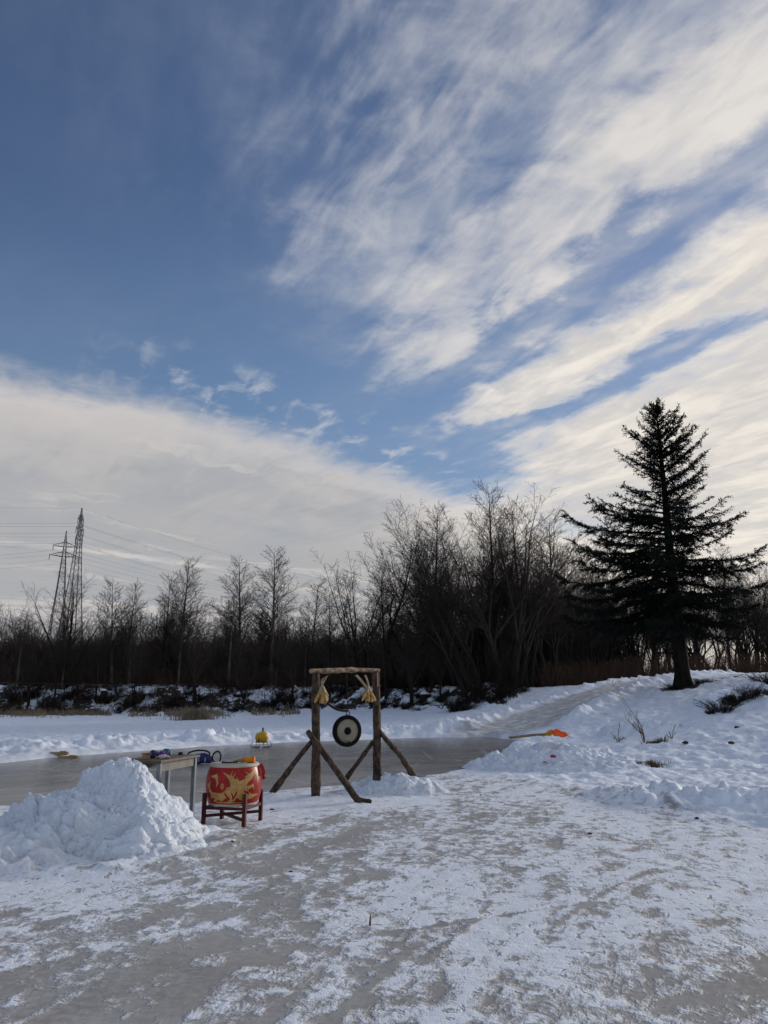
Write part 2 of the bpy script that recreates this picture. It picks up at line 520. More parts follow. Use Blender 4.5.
# ================================================================== GROUND SHEET
def build_ground():
    rings = [.35, .8, 1.4, 2.0, 2.5]
    r = 2.9
    while r < 75: rings.append(r); r *= 1.0058
    while r < 150: rings.append(r); r *= 1.02
    while r < 6000: rings.append(r); r *= 1.12
    rings = np.array(rings)
    az = np.concatenate([np.linspace(-180, -36, 48, endpoint=False), np.linspace(-36, 36, 470, endpoint=False), np.linspace(36, 180, 48, endpoint=False)])
    az = np.radians(az)
    RR, AA = np.meshgrid(rings, az, indexing='ij')
    x, y = RR * np.sin(AA), RR * np.cos(AA)
    z, s, far, road, deep, bk, bb, rd, rt = terrain(x.ravel(), y.ravel(), True)
    n, m = RR.shape
    V = np.stack([x.ravel(), y.ravel(), z], 1)
    i = np.arange(n - 1)[:, None] * m; j = np.arange(m)[None, :]; jn = (j + 1) % m
    Q = np.stack([i + j, i + jn, i + m + jn, i + m + j], -1).reshape(-1, 4)[:, ::-1]
    V = np.concatenate([V, [[0, 0, .0]]])
    T = np.stack([np.arange(m), (np.arange(m) + 1) % m, np.full(m, n * m)], 1)
    o = link_mesh('ground', V, [Q, T], M_GROUND)
    o['kind'] = 'structure'
    x, y = x.ravel(), y.ravel()
    # bare ice in the yard: most at the lower left, mottled elsewhere
    bare = .465 + .16 * sstep(1.2, -2.0, x + .12 * (y - 5)) * sstep(12, 8.5, y) * .75 + .05 * np.exp(-((x - .7) / 1.6) ** 2 - ((y - 10.5) / 2.2) ** 2)
    bare = bare - .06 * np.exp(-((x - .4) / 1.3) ** 2 - ((y - 6.2) / 1.6) ** 2) + .22 * np.exp(-((x - 2.2) / .9) ** 2 - ((y - 4.6) / .8) ** 2)
    bare = bare - .26 * np.exp(-((x + 2.9) / 1.3) ** 2 - ((y - 7.0) / .9) ** 2)          # snow skirt of the heap
    bare = bare - .24 * np.exp(-((x + .9) / 1.6) ** 2 - ((y - 12.3) / .9) ** 2) - .14 * np.exp(-((x + 1.9) / .8) ** 2 - ((y - 10.5) / .8) ** 2)
    bare = bare - .05 * sstep(1.5, 3.6, x)
    bare = bare + .07 * np.exp(-((x + 1.0 - .16 * (y - 6)) / .9) ** 2) * sstep(12.5, 10, y)
    trk = random.Random(8)
    for k in range(9):
        x0, y0 = trk.uniform(-3.2, 4.2), trk.uniform(3.6, 6.5); an = trk.gauss(.36, .22) if k < 9 else trk.uniform(-1, 1.4); ln = trk.uniform(1.6, 5.5); cv = trk.uniform(-.025, .025)
        pts = np.array([(x0 + math.sin(an + cv * q) * ln * q / 8, y0 + math.cos(an + cv * q) * ln * q / 8) for q in range(9)])
        sel = (np.abs(x - x0) < 6) & (y > 3) & (y < 13) & (np.abs(x) < 7)
        dd, tt_ = seg_dist(x[sel], y[sel], pts)
        fade_ = sstep(0, 1, tt_) * sstep(8, 6.5, tt_)
        bare[sel] += fade_ * ((.20 if k % 3 else -.14) * np.exp(-(dd / (.035 if k % 3 else .10)) ** 2))
    bare = np.clip(bare - .35 * sstep(16, 19, y), 0, 1)
    soil = np.zeros_like(x)
    for (cx, cy, rx, ry, a) in [(12.5, 32.6, 1.6, .8, .95), (11.5, 26.15, .85, .5, .68), (13.2, 27.1, 1.1, .55, .68), (12.6, 25.3, .5, .4, .68), (10.6, 25.8, .35, .3, .68), (10.0, 32.5, 1.2, .5, .55),
                                (14.6, 29.0, 1.1, .6, .68), (14.5, 33.2, 2.5, .6, .6)]:
        soil = np.maximum(soil, a * np.exp(-((x - cx) / rx) ** 2 - ((y - cy) / ry) ** 2))
    soil = np.maximum(soil, bb * (.52 + .14 * sstep(.38, .6, fbm(x * .7, y * .7, 4, 131))))
    dry = sstep(-9, -1, y - bank_line(x)) * sstep(3, 0, y - bank_line(x)) * sstep(0, -8, x) * .42
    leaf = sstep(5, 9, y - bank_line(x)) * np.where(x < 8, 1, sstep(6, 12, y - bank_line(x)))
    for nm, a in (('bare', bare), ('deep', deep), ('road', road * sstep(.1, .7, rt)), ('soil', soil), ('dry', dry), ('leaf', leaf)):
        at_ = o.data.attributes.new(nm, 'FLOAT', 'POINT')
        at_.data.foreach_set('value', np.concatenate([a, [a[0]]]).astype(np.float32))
build_ground()

def build_ice():
    bm = bmesh.new()
    # a slightly larger sheet than the hollow: the snow edge cuts it
    c = ICE.mean(0); pts = []
    for i in range(len(ICE)):
        a, b, d = ICE[i - 1], ICE[i], ICE[(i + 1) % len(ICE)]
        t = d - a; nrm = np.array([t[1], -t[0]]) / (np.hypot(*t) + 1e-9)
        pts.append(b + nrm * .5)
    vs = [bm.verts.new((p[0], p[1], 0.0)) for p in pts]
    f = bm.faces.new(vs)
    if f.normal.z < 0: f.normal_flip()
    bmesh.ops.triangulate(bm, faces=[f])
    o = bm_obj('ice', bm, M_ICE); o['kind'] = 'structure'
build_ice()

# ================================================================== SNOW HEAPS
def snow_heap(name, label, cx, cy, rx, ry, h, seed, rough=1.0, nr=150, na=330, power=1.0, skew=(0, 0), base=None):
    r = np.linspace(0.0, 1.14, nr) ** .9; a = np.linspace(0, 2 * PI, na, endpoint=False)
    Rr, A = np.meshgrid(r, a, indexing='ij')
    ux, uy = Rr * np.cos(A), Rr * np.sin(A)
    wob = 1 + .22 * (fbm(np.cos(A) * 1.6 + 5, np.sin(A) * 1.6 + seed, 4, seed) - .5)
    prof = np.clip(1 - Rr ** power, 0, None)
    prof = np.where(Rr < 1, prof * .82 + .18 * np.cos(np.clip(Rr, 0, 1) * PI / 2), 0)
    x = ux * rx * wob + skew[0] * prof; y = uy * ry * wob + skew[1] * prof
    wx, wy = x * 1.0 + cx, y * 1.0 + cy
    def clods(sc, s):
        f, rn = worley(wx * sc + 1.2 * (fbm(wx * sc * .5, wy * sc * .5, 2, s) - .5), wy * sc + prof * 1.3 * sc * h, s)
        c_ = np.clip(1 - f * 1.35, 0, 1)
        return np.where(rn > .45, np.minimum(c_ * 2.2, .75), c_ ** .8) * (.2 + .8 * rn)
    edge = np.clip((1.14 - Rr) / .35, 0, 1)
    big = fbm(wx * 2.2 / max(h, .4), wy * 2.2 / max(h, .4), 3, seed + 2) - .5
    d = rough * (.22 * big + .17 * (clods(2.6, seed + 3) - .3) * (.4 + 1.2 * sstep(.4, .6, fbm(wx * 1.1, wy * 1.1, 2, seed + 21))) + .10 * (clods(5.0, seed + 4) - .3) + .05 * (clods(11, seed + 6) - .3)
                 + .022 * (clods(22, seed + 8) - .3) + .05 * (fbm(wx * 7, wy * 7, 4, seed + 5) - .5))
    z0 = prof * h
    # displace along the dome's normal
    gx = np.cos(A) * h * .75; gy = np.sin(A) * h * .75; gz = np.full_like(gx, (rx + ry) / 2)
    L = np.sqrt(gx ** 2 + gy ** 2 + gz ** 2)
    k = np.minimum(1, Rr * 2.5)
    x = x + d * edge * gx / L * k; y = y + d * edge * gy / L * k; z = z0 + d * edge * gz / L
    b = tz(cx, cy) if base is None else base
    zt = terrain((cx + x).ravel(), (cy + y).ravel()).reshape(x.shape)
    z = z + np.where(Rr < .8, b, b + (zt - b) * sstep(.8, 1.0, Rr)) - .05 * sstep(.93, 1.12, Rr) - .004
    V = np.stack([x.ravel() + 0, y.ravel() + 0, z.ravel()], 1)
    i = np.arange(nr - 1)[:, None] * na; j = np.arange(na)[None, :]; jn = (j + 1) % na
    Q = np.stack([i + j, i + na + j, i + na + jn, i + jn], -1).reshape(-1, 4)
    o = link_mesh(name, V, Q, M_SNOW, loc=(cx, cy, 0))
    return tag(o, label, 'snow pile')

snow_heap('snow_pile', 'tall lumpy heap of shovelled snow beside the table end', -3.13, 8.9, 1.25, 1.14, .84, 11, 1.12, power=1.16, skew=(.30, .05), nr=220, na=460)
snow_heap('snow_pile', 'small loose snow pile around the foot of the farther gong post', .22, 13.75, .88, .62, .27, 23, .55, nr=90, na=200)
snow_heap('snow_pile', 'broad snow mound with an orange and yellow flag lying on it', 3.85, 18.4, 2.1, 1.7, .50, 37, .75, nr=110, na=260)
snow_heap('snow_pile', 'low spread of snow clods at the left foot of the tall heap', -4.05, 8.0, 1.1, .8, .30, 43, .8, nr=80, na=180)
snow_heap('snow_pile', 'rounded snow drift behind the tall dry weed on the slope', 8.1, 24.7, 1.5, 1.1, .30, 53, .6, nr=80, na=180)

# ================================================================== GONG STAND
M_BARK = mat('log_bark', (.11, .068, .042), (.020, .014, .011), 17, .85, bump=1.0, stretch=(1, 1, .55), bdist=.04)
M_POLE = mat('beam_wood', (.36, .26, .155), (.10, .065, .04), 13, .75, bump=.8, stretch=(.6, 1, 1), bdist=.02)
M_HUSK = mat('corn_husk', (.44, .33, .20), (.30, .22, .12), 14, .8)
M_CORN = mat('corn_kernels', (.56, .35, .09), (.34, .18, .045), 30, .5, bump=.5)
M_ROPE = mat('dark_rope', (.02, .018, .018), None, 40, .8)

LB = Vector((-1.085, 12.8, 0)); RB = Vector((-.09, 13.7, 0))
LB.z = tz(LB.x, LB.y) - .03; RB.z = .0
LTp, RTp = Vector((-1.105, 12.8, 1.97)), Vector((-.165, 13.7, 2.0))
gs = thing('gong_stand', 'rough log frame of two braced posts and a pale crossbeam holding a gong', 'gong stand', (-.6, 13.2, 0))
go = Vector(gs.location)
def lg(name, pts, rad, seed, m, lab=None, **k):
    o = bm_obj(name, log_tube([Vector(p) - go for p in pts], rad, seed, **k), m, gs, True)
    if lab: o['label'] = lab
lg('post', [LB, LB.lerp(LTp, .5) + Vector((.012, 0, 0)), LTp], (.072, .062), 1, M_BARK)
lg('post', [RB, RB.lerp(RTp, .5) + Vector((.015, 0, 0)), RTp], (.075, .062), 2, M_BARK)
bd = (RTp - LTp).normalized()
lg('crossbeam', [LTp - bd * .11 + Vector((0, -.02, .012)), LTp.lerp(RTp, .5) + Vector((0, -.02, .022)), RTp + bd * .10 + Vector((0, -.02, .012))], (.041, .035), 3, M_POLE, sides=12, knots=.25)
f1 = gnd(271, 797); f1.z = tz(f1.x, f1.y) - .02
f2 = gnd(358, 805); f2.z = tz(f2.x, f2.y) + .03
f3 = Vector((.54, 14.0, .18)); f4 = Vector((-.74, 15.3, .02))
up1 = at(312, 742, 12.86); up2 = at(308, 731, 12.72)
lg('brace', [f1, f1.lerp(up1, .5) + Vector((0, 0, .02)), up1 + (up1 - f1) * .03], (.046, .036), 4, M_BARK, knots=.2)
lg('brace', [f2, f2.lerp(up2, .5) + Vector((0, 0, -.02)), up2], (.052, .038), 5, M_BARK, knots=.22)
f2b = f2 + Vector((.20, -.03, -.03))
lg('brace_stub', [f2 + Vector((-.02, 0, .01)), f2b], (.05, .03), 6, M_BARK, sub=8)
up3 = at(381, 733, 13.66); up4 = at(373, 742, 13.78)
lg('brace', [f3, f3.lerp(up3, .5) + Vector((.02, 0, .03)), up3 + (up3 - f3) * .06], (.05, .04), 7, M_BARK, knots=.22)
lg('brace', [f4, f4.lerp(up4, .5), up4], (.042, .035), 8, M_BARK, knots=.2)
# gong
M_GONG = mat('gong_bronze', (.29, .255, .185), (.21, .18, .13), 5, .55, metal=.0, bump=.15, spec=.3)
M_GONGR = mat('gong_dark_rim', (.008, .0075, .007), None, 12, .75, spec=.1)
gc = at(347.6, 731, 13.15)
gong = thing('gong', 'round bronze gong with black rim and black centre hanging in the log frame', 'gong', gc, math.atan2(.9, 1.0) * .62)
GR = .252
MX = Matrix.Rotation(R(90), 4, 'X')
bm = bmesh.new(); lathe(bm, [(0, .004), (GR * .2, .006), (GR * .5, .004), (GR * .80, 0), (GR * .80, -.02), (0, -.02)], 64, MX); bm_obj('disc', bm, M_GONG, gong, True)
bm = bmesh.new(); lathe(bm, [(GR * .755, -.03), (GR * .755, .006), (GR * .80, .016), (GR * .97, .012), (GR, .0), (GR, -.05), (GR * .97, -.06), (GR * .755, -.03)], 64, MX); bm_obj('rim', bm, M_GONGR, gong, True)
bm = bmesh.new(); lathe(bm, [(0, .034), (GR * .12, .031), (GR * .2, .02), (GR * .245, .008), (GR * .245, -.002), (0, -.002)], 40, MX); bm_obj('boss', bm, M_GONGR, gong, True)
T = Tubes(); q = np.linspace(0, 1, 7)
T.add([(-.01 + .05 * t, -.012, -.155 - .03 * math.sin(t * 3)) for t in q], [.005] * 7, 5)
T.add([(.03, -.012, -.17), (.045, -.012, -.2)], [.005, .004], 5)
T.build('painted_mark', M_GONGR, gong)
T = Tubes(); an = np.linspace(0, 2 * PI, 14)
T.add([(math.cos(a) * .028, 0, GR + .035 + math.sin(a) * .045) for a in an], [.009] * 14, 6)
T.build('hook', M_ROPE, gong)
T = Tubes()
pl = at(331, 699, 12.95); ph_ = gc + Vector((0, 0, GR + .07))
for tgt, sag in ((LB.lerp(LTp, .80) + Vector((.07, .02, 0)), .07),):
    pts = [tuple(ph_.lerp(tgt, t) - Vector((0, 0, sag * math.sin(t * PI)))) for t in np.linspace(0, 1, 9)]
    T.add(pts, [.017, .02, .022, .022, .022, .02, .018, .016, .014], 7)
mid = LTp.lerp(RTp, .5)
T.add([tuple(ph_), tuple(ph_.lerp(mid + Vector((0, -.02, .03)), .5)), tuple(mid + Vector((0, -.02, .03)))], [.005] * 3, 5)
o = T.build('rope', M_ROPE); tag(o, 'thick dark rope running from the gong hook up to the nearer post', 'rope')

# corn bunches
def corn(label, top, seed, spread):
    rng = random.Random(seed)
    t = thing('corn_bunch', label, 'corn', top, group=None)
    for k in range(8):
        a = 2 * PI * k / 8 + rng.uniform(-.2, .2); tilt = rng.uniform(.30, .62) * spread * (1 if k % 3 else .3)
        ln = rng.uniform(.17, .215)
        bm = bmesh.new(); prof = [(0, 0)]
        for i in range(1, 14):
            s = i / 13; prof.append((.024 * math.sin(PI * min(1, .12 + s * .80)) ** .55 * (1 + .07 * (i % 2)), -ln * s))
        prof.append((0, -ln - .008))
        lathe(bm, prof, 12)
        Mx = Matrix.Translation((math.cos(a) * .035, math.sin(a) * .035, -.03)) @ Matrix.Rotation(a, 4, 'Z') @ Matrix.Rotation(-tilt, 4, 'Y')
        bmesh.ops.transform(bm, matrix=Mx, verts=bm.verts[:])
        bm_obj('corn_cob', bm, M_CORN, t, True)
    T = Tubes()
    for k in range(34):
        a = rng.uniform(0, 2 * PI); r0 = rng.uniform(.01, .05)
        T.add([(math.cos(a) * r0 * 2.1, math.sin(a) * r0 * 2.1, -.07 - rng.random() * .07), (math.cos(a) * r0, math.sin(a) * r0, -.02), (math.cos(a) * r0 * .3, math.sin(a) * r0 * .3, .05)], [.013, .012, .006], 4)
    T.build('husk', M_HUSK, t)
    return t
cl = at(322.5, 689, 12.72); cr = at(368.5, 689, 13.38)
corn('bunch of ripe orange yellow corn cobs hanging beside the nearer gong post', cl, 3, 1.0)
corn('bunch of paler yellow corn cobs hanging beside the farther gong post', cr, 4, 1.25)
def strap(label, p0, p1, sag, w):
    n = 9; V, Q = [], []
    for i in range(n):
        t = i / (n - 1); p = p0.lerp(p1, t) + sag * math.sin(t * PI)
        V += [(p.x - w / 2, p.y, p.z - w * .2), (p.x + w / 2, p.y + .004, p.z + w * .2), (p.x + w / 2, p.y + .012, p.z + w * .2), (p.x - w / 2, p.y + .01, p.z - w * .2)]
        if i:
            b = 4 * (i - 1)
            for k in range(4): Q.append((b + k, b + (k + 1) % 4, b + 4 + (k + 1) % 4, b + 4 + k))
    o = link_mesh('husk_strip', V, Q, M_HUSK); tag(o, label, 'husk strip'); return o
strap('pale husk strip curving from the crossbeam to the nearer corn bunch', at(330, 675, 12.75), cl + Vector((-.0, 0, .03)), Vector((-.06, 0, .03)), .035)
strap('pale husk strip slanting down to the farther corn bunch', at(356, 675, 13.3), cr + Vector((-.03, 0, .02)), Vector((0, 0, .01)), .042)
strap('short husk strip straight above the farther corn bunch', at(365, 675, 13.4), cr + Vector((.01, 0, .02)), Vector((.01, 0, 0)), .03)
strap('husk strip tied down along the nearer post', at(327, 676, 12.72), at(319.5, 690, 12.70), Vector((.0, 0, .0)), .028)
strap('narrow husk strip hanging on the outer side of the farther post', at(377.5, 673, 13.6), at(377.8, 687, 13.6), Vector((0, 0, 0)), .02)

# ================================================================== DRUM
M_RED = mat('drum_red_lacquer', (.34, .010, .006), (.24, .007, .005), 6, .36, spec=.25)
M_GOLD = mat('drum_gold_paint', (.50, .30, .10), (.36, .20, .06), 18, .5, spec=.25)
M_SKIN = mat('drum_skin', (.46, .41, .33), (.36, .31, .24), 6, .65)
M_STANDR = mat('stand_red_paint', (.09, .010, .009), (.05, .007, .007), 10, .5, spec=.2)
DC = Vector((-1.905, 10.3, 0)); dz = tz(DC.x, DC.y)
st = thing('drum_stand', 'dark red wooden four legged stand under the drum', 'drum stand', (DC.x, DC.y, dz - .01))
corners = [Vector((.2, -.32, 0)), Vector((.32, .2, 0)), Vector((-.2, .32, 0)), Vector((-.32, -.2, 0))]
for c in corners:
    bm = bmesh.new(); c = c * 1.0
    box(bm, (c.x, c.y, .19), (.045, .045, .38), Matrix.Rotation(math.atan2(corners[0].y, corners[0].x) + PI / 4, 3, 'Z'))
    bm_obj('leg', bm, M_STANDR, st, bevel=.005)
def rail(a, b, z, h=.035, w=.028, nm='rail'):
    bm = bmesh.new(); d = b - a; L = d.length - .047
    box(bm, ((a.x + b.x) / 2, (a.y + b.y) / 2, z), (L, w, h), Matrix.Rotation(math.atan2(d.y, d.x), 3, 'Z'))
    bm_obj(nm, bm, M_STANDR, st, bevel=.004)
for k in range(4):
    rail(corners[k], corners[(k + 1) % 4], .205)
rail(corners[0], corners[2], .075, nm='stretcher')
rail(corners[1], corners[3], .112, nm='stretcher')

dr = thing('drum', 'big red barrel drum painted with a golden dragon on a red stand', 'drum', (DC.x, DC.y, dz + .215))
DH = .50; R0, R1 = .298, .352
def rad(t): return R0 + (R1 - R0) * (1 - (2 * t - 1) ** 2)
bm = bmesh.new(); lathe(bm, [(rad(i / 24), .012 + (DH - .03) * i / 24) for i in range(25)], 96); bm_obj('shell', bm, M_RED, dr, True)
for z0, s, LP in ((0.0, 1, .03), (DH, -1, .04)):
    bm = bmesh.new()
    lathe(bm, [(0, z0 + s * .004), (R0 * .9, z0), (R0 + .004, z0 + s * .004), (R0 + .012, z0 + s * .02), (R0 + .015, z0 + s * LP), (R0 + .004, z0 + s * (LP + .003)), (R0 - .02, z0 + s * LP)], 96)
    bm_obj('drumhead', bm, M_SKIN, dr, True)
def dragon():
    th0 = math.atan2(-DC.y, -DC.x)
    strokes = [([(-.1, .40), (-.45, .22), (-.78, .28), (-.86, .5), (-.80, .62)], [.13, .11, .085, .06, .02]),
               ([(-.5, .22), (-.75, .1)], [.08, .03]), ([(-.62, .25), (-.9, .17)], [.06, .015]),
               ([(-.80, .72), (-.64, .74), (-.57, .60), (-.60, .45)], [.04, .085, .075, .02]), ([(-.9, .45), (-.88, .75)], [.03, .012]),
               ([(.05, .44), (.3, .45)], [.26, .24]), ([(-.2, .38), (.0, .3)], [.13, .2]),
               ([(-.44, .84), (-.2, .74), (-.02, .6)], [.015, .07, .13]), ([(-.06, .93), (-.12, .75), (-.1, .6)], [.015, .05, .09]),
               ([(.08, .87), (-.04, .72)], [.015, .05]), ([(.12, .78), (.05, .62)], [.012, .06]),
               ([(.35, .6), (.56, .72), (.75, .84), (.84, .7), (.82, .52)], [.14, .09, .07, .06, .015]),
               ([(.35, .90), (.5, .8), (.62, .7)], [.015, .04, .05]), ([(.6, .94), (.78, .86)], [.02, .05]),
               ([(.35, .3), (.62, .22), (.88, .26)], [.16, .09, .02]), ([(.5, .45), (.66, .5), (.72, .38)], [.08, .06, .02]),
               ([(.25, .22), (.55, .1)], [.09, .02]), ([(-.65, .09), (-.2, .07), (.35, .08)], [.03, .055, .03]), ([(-.2, .1), (.0, .2)], [.05, .1]),
               ([(.85, .4), (.95, .58)], [.03, .012])]
    cuts = [([(.02, .22), (.1, .34)], .018), ([(-.02, .18), (-.06, .30)], .014), ([(.38, .36), (.52, .30)], .016), ([(-.3, .3), (-.16, .2)], .014), ([(.2, .66), (.36, .7)], .02)]
    na, nz = 460, 110
    th = th0 + (np.arange(na) + .5) / na * 2 * PI - PI
    tt = .02 + .96 * (np.arange(nz) + .5) / nz
    TH, TT = np.meshgrid(th, tt, indexing='ij')
    s_ = np.sin(TH - th0); front = np.cos(TH - th0)
    s_ = np.where(front < 0, -s_, s_)
    f = np.full(s_.shape, -1.0)
    asp = 1.45
    wx = s_ + .035 * (fbm(TH * 9, TT * 12, 3, 5) - .5); wt = TT + .05 * (fbm(TH * 9 + 30, TT * 12, 3, 6) - .5)
    for pts, w in strokes:
        for i in range(len(pts) - 1):
            a, b = np.array(pts[i]) * (asp, 1), np.array(pts[i + 1]) * (asp, 1)
            dx, dy = b - a; L2 = dx * dx + dy * dy
            t = np.clip(((wx * asp - a[0]) * dx + (wt - a[1]) * dy) / L2, 0, 1)
            d = np.hypot(wx * asp - a[0] - t * dx, wt - a[1] - t * dy)
            f = np.maximum(f, (w[i] + (w[i + 1] - w[i]) * t) - d)
    for pts, w in cuts:
        a, b = np.array(pts[0]) * (asp, 1), np.array(pts[1]) * (asp, 1)
        dx, dy = b - a; L2 = dx * dx + dy * dy
        t = np.clip(((wx * asp - a[0]) * dx + (wt - a[1]) * dy) / L2, 0, 1)
        d = np.hypot(wx * asp - a[0] - t * dx, wt - a[1] - t * dy)
        f = np.minimum(f, d - w)
    pd = np.hypot((s_ + .40) * asp, TT - .50)
    f = np.where(pd < .11, np.where((pd < .075) & (pd > .035) | (pd < .018), 1, -1), f)
    f = np.where(pd < .11, f, f - .020)
    keep = (f > 0) & (TT > .07) & (TT < .93)
    ii, jj = np.nonzero(keep)
    ea = th0 - PI + np.arange(na + 1) / na * 2 * PI; et = .02 + .96 * np.arange(nz + 1) / nz
    EA, ET = np.meshgrid(ea, et, indexing='ij')
    rr = R0 + (R1 - R0) * (1 - (2 * ET - 1) ** 2) + .0025
    V = np.stack([rr * np.cos(EA), rr * np.sin(EA), .012 + (DH - .03) * ET], -1).reshape(-1, 3)
    w = nz + 1
    Q = np.stack([ii * w + jj, (ii + 1) * w + jj, (ii + 1) * w + jj + 1, ii * w + jj + 1], 1)
    used = np.unique(Q); mp = np.zeros(len(V), int); mp[used] = np.arange(len(used))
    link_mesh('dragon_painting', V[used], mp[Q], M_GOLD, dr)
dragon()
# red cloth knot at the right side
M_RCLOTH = mat('red_cloth', (.42, .03, .035), None, 20, .8)
def ribbon(name, pts, w, m, parent, nrm=Vector((0, -1, 0)), twist=.3):
    V, Q = [], []
    n = len(pts)
    for i, p in enumerate(pts):
        p = Vector(p); t = (Vector(pts[min(i + 1, n - 1)]) - Vector(pts[max(i - 1, 0)])).normalized()
        sd = t.cross(nrm).normalized() * w * (1 - .25 * (i % 2)); nn = t.cross(sd).normalized() * .004
        V += [tuple(p - sd / 2), tuple(p + sd / 2 + nn * 3), tuple(p + sd / 2 + nn * 4), tuple(p - sd / 2 + nn)]
        if i:
            b = 4 * (i - 1)
            for k in range(4): Q.append((b + k, b + (k + 1) % 4, b + 4 + (k + 1) % 4, b + 4 + k))
    return link_mesh(name, V, Q, m, parent)
ea = math.atan2(-DC.y, -DC.x) + R(78)
ex, ey = math.cos(ea), math.sin(ea)
ribbon('ribbon', [(ex * (R0 + .03), ey * (R0 + .03), DH - .02), (ex * (R0 + .06), ey * (R0 + .06), DH - .06), (ex * (R0 + .075), ey * (R0 + .07), DH - .11), (ex * (R0 + .07), ey * (R0 + .06), DH - .17), (ex * (R0 + .09), ey * (R0 + .07), DH - .2)], .045, M_RCLOTH, dr)
ribbon('ribbon', [(ex * (R0 + .03), ey * (R0 + .03) - .03, DH - .03), (ex * (R0 + .06), ey * (R0 + .06) - .05, DH - .09), (ex * (R0 + .07), ey * (R0 + .07) - .06, DH - .15)], .03, M_RCLOTH, dr)

M_STICK = mat('stick_wood', (.40, .26, .12), (.28, .17, .08), 10, .6, stretch=(1, 4, 4))
M_ORANGE = mat('orange_cloth', (.75, .27, .02), (.62, .19, .015), 14, .75)
M_DARKW = mat('dark_stick', (.05, .045, .04), None, 10, .6)
top = dz + .215 + DH
sk = thing('drumstick', 'wooden drumstick with an orange cloth wrapped head on the drum skin', 'drumstick', (DC.x + .02, DC.y - .05, top + .02), R(-6))
bm = log_tube([(-.03, 0, 0), (.10, 0, .008)], (.014, .02), 5, sub=8); bm_obj('handle', bm, M_STICK, sk, True)
bm = log_tube([(.10, 0, .015), (.17, 0, .02), (.245, 0, .018)], (.030, .040), 9, sides=12, knots=.06, sub=12); bm_obj('cloth_head', bm, M_ORANGE, sk, True)
sk2 = thing('drumstick', 'slim dark drumstick lying flat on the drum skin', 'drumstick', (DC.x - .03, DC.y - .14, top + .013), R(4))
bm = log_tube([(-.11, 0, 0), (.07, 0, 0)], (.011, .008), 15, sub=8); bm_obj('shaft', bm, M_DARKW, sk2, True)
bmx = bmesh.new(); bmesh.ops.create_uvsphere(bmx, u_segments=10, v_segments=6, radius=.014, matrix=Matrix.Translation((.077, 0, .002))); bm_obj('tip', bmx, M_DARKW, sk2, True)

# ================================================================== TABLE AND WHAT IS ON IT
M_TTOP = mat('table_board', (.12, .088, .06), (.07, .05, .034), 6, .6, stretch=(3, .4, 1))
M_APRON = mat('table_apron', (.20, .185, .165), (.14, .13, .118), 5, .65)
M_STEEL = mat('grey_steel', (.20, .21, .225), (.15, .16, .175), 10, .4, metal=.5)
A = Vector((-2.475, 10.7, 0)); ax = Vector((-.30, -1.21, 0)).normalized(); pr = Vector((-ax.y, ax.x, 0)) * -1
if pr.x > 0: pr = -pr
tzz = tz(A.x, A.y)
tb = thing('table', 'plain wooden table on square grey steel legs half hidden by snow heap', 'table', (A.x, A.y, tzz), math.atan2(ax.y, ax.x))
wside = 1 if (Matrix.Rotation(-math.atan2(ax.y, ax.x), 3, 'Z') @ pr).y > 0 else -1
TL, TW, THH = .98, .50, .76
bm = bmesh.new(); box(bm, (TL / 2 - .02, wside * TW / 2, THH - .016), (TL + .04, TW + .03, .032)); bm_obj('tabletop', bm, M_TTOP, tb, bevel=.005)
bm = bmesh.new(); box(bm, (TL / 2, wside * .03, THH - .032 - .052), (TL - .12, .02, .10)); bm_obj('apron', bm, M_APRON, tb, bevel=.003)
bm = bmesh.new(); box(bm, (TL / 2, wside * (TW - .06), THH - .032 - .052), (TL - .12, .02, .10)); bm_obj('apron', bm, M_APRON, tb, bevel=.003)
for lx, ly in ((.03, .03), (.10, TW - .13), (TL - .05, .03), (TL - .05, TW - .06)):
    bm = bmesh.new(); box(bm, (lx, wside * ly, (THH - .032) / 2), (.05, .05, THH - .034)); bm_obj('leg', bm, M_STEEL, tb, bevel=.004)
def on_table(px, py): return at(px, py, 0)
Rt = Matrix.Rotation(math.atan2(ax.y, ax.x), 3, 'Z')
def tp(lx, ly, z=THH): return A + Rt @ Vector((lx, wside * ly, z + tzz + .002))
M_BLUE = mat('dark_blue_fabric', (.025, .03, .12), (.015, .018, .07), 14, .8)
M_PURP = mat('violet_fabric', (.13, .05, .24), None, 14, .8)
M_PINK = mat('pink_fabric', (.42, .12, .20), None, 14, .8)
M_TEAL = mat('blue_green_fabric', (.03, .12, .18), None, 14, .8)
M_KHAKI = mat('cardboard', (.36, .25, .14), None, 8, .8)
M_CREAM = mat('cream_cloth', (.55, .48, .38), None, 8, .8)
M_BLACK = mat('black_fabric', (.013, .013, .016), None, 14, .75)
def crumple(name, label, cat, loc, size, m, seed):
    bm = bmesh.new(); bmesh.ops.create_icosphere(bm, subdivisions=4, radius=1)
    co = np.array([v.co[:] for v in bm.verts])
    f = fbm(co[:, 0] * 1.7 + seed, co[:, 1] * 1.7 + co[:, 2] * 1.3, 4, seed) - .5
    f2, _ = worley(co[:, 0] * 1.6 + seed * 3, co[:, 1] * 1.6 + co[:, 2], seed)
    for v, a, b in zip(bm.verts, f, f2):
        k = 1 + .75 * a - .35 * (b - .3)
        v.co = Vector((v.co.x * size[0] * k, v.co.y * size[1] * k, max(-.0, v.co.z * k + .55) * size[2]))
    o = bm_obj(name, bm, m, None, True); o.location = loc
    return tag(o, label, cat)
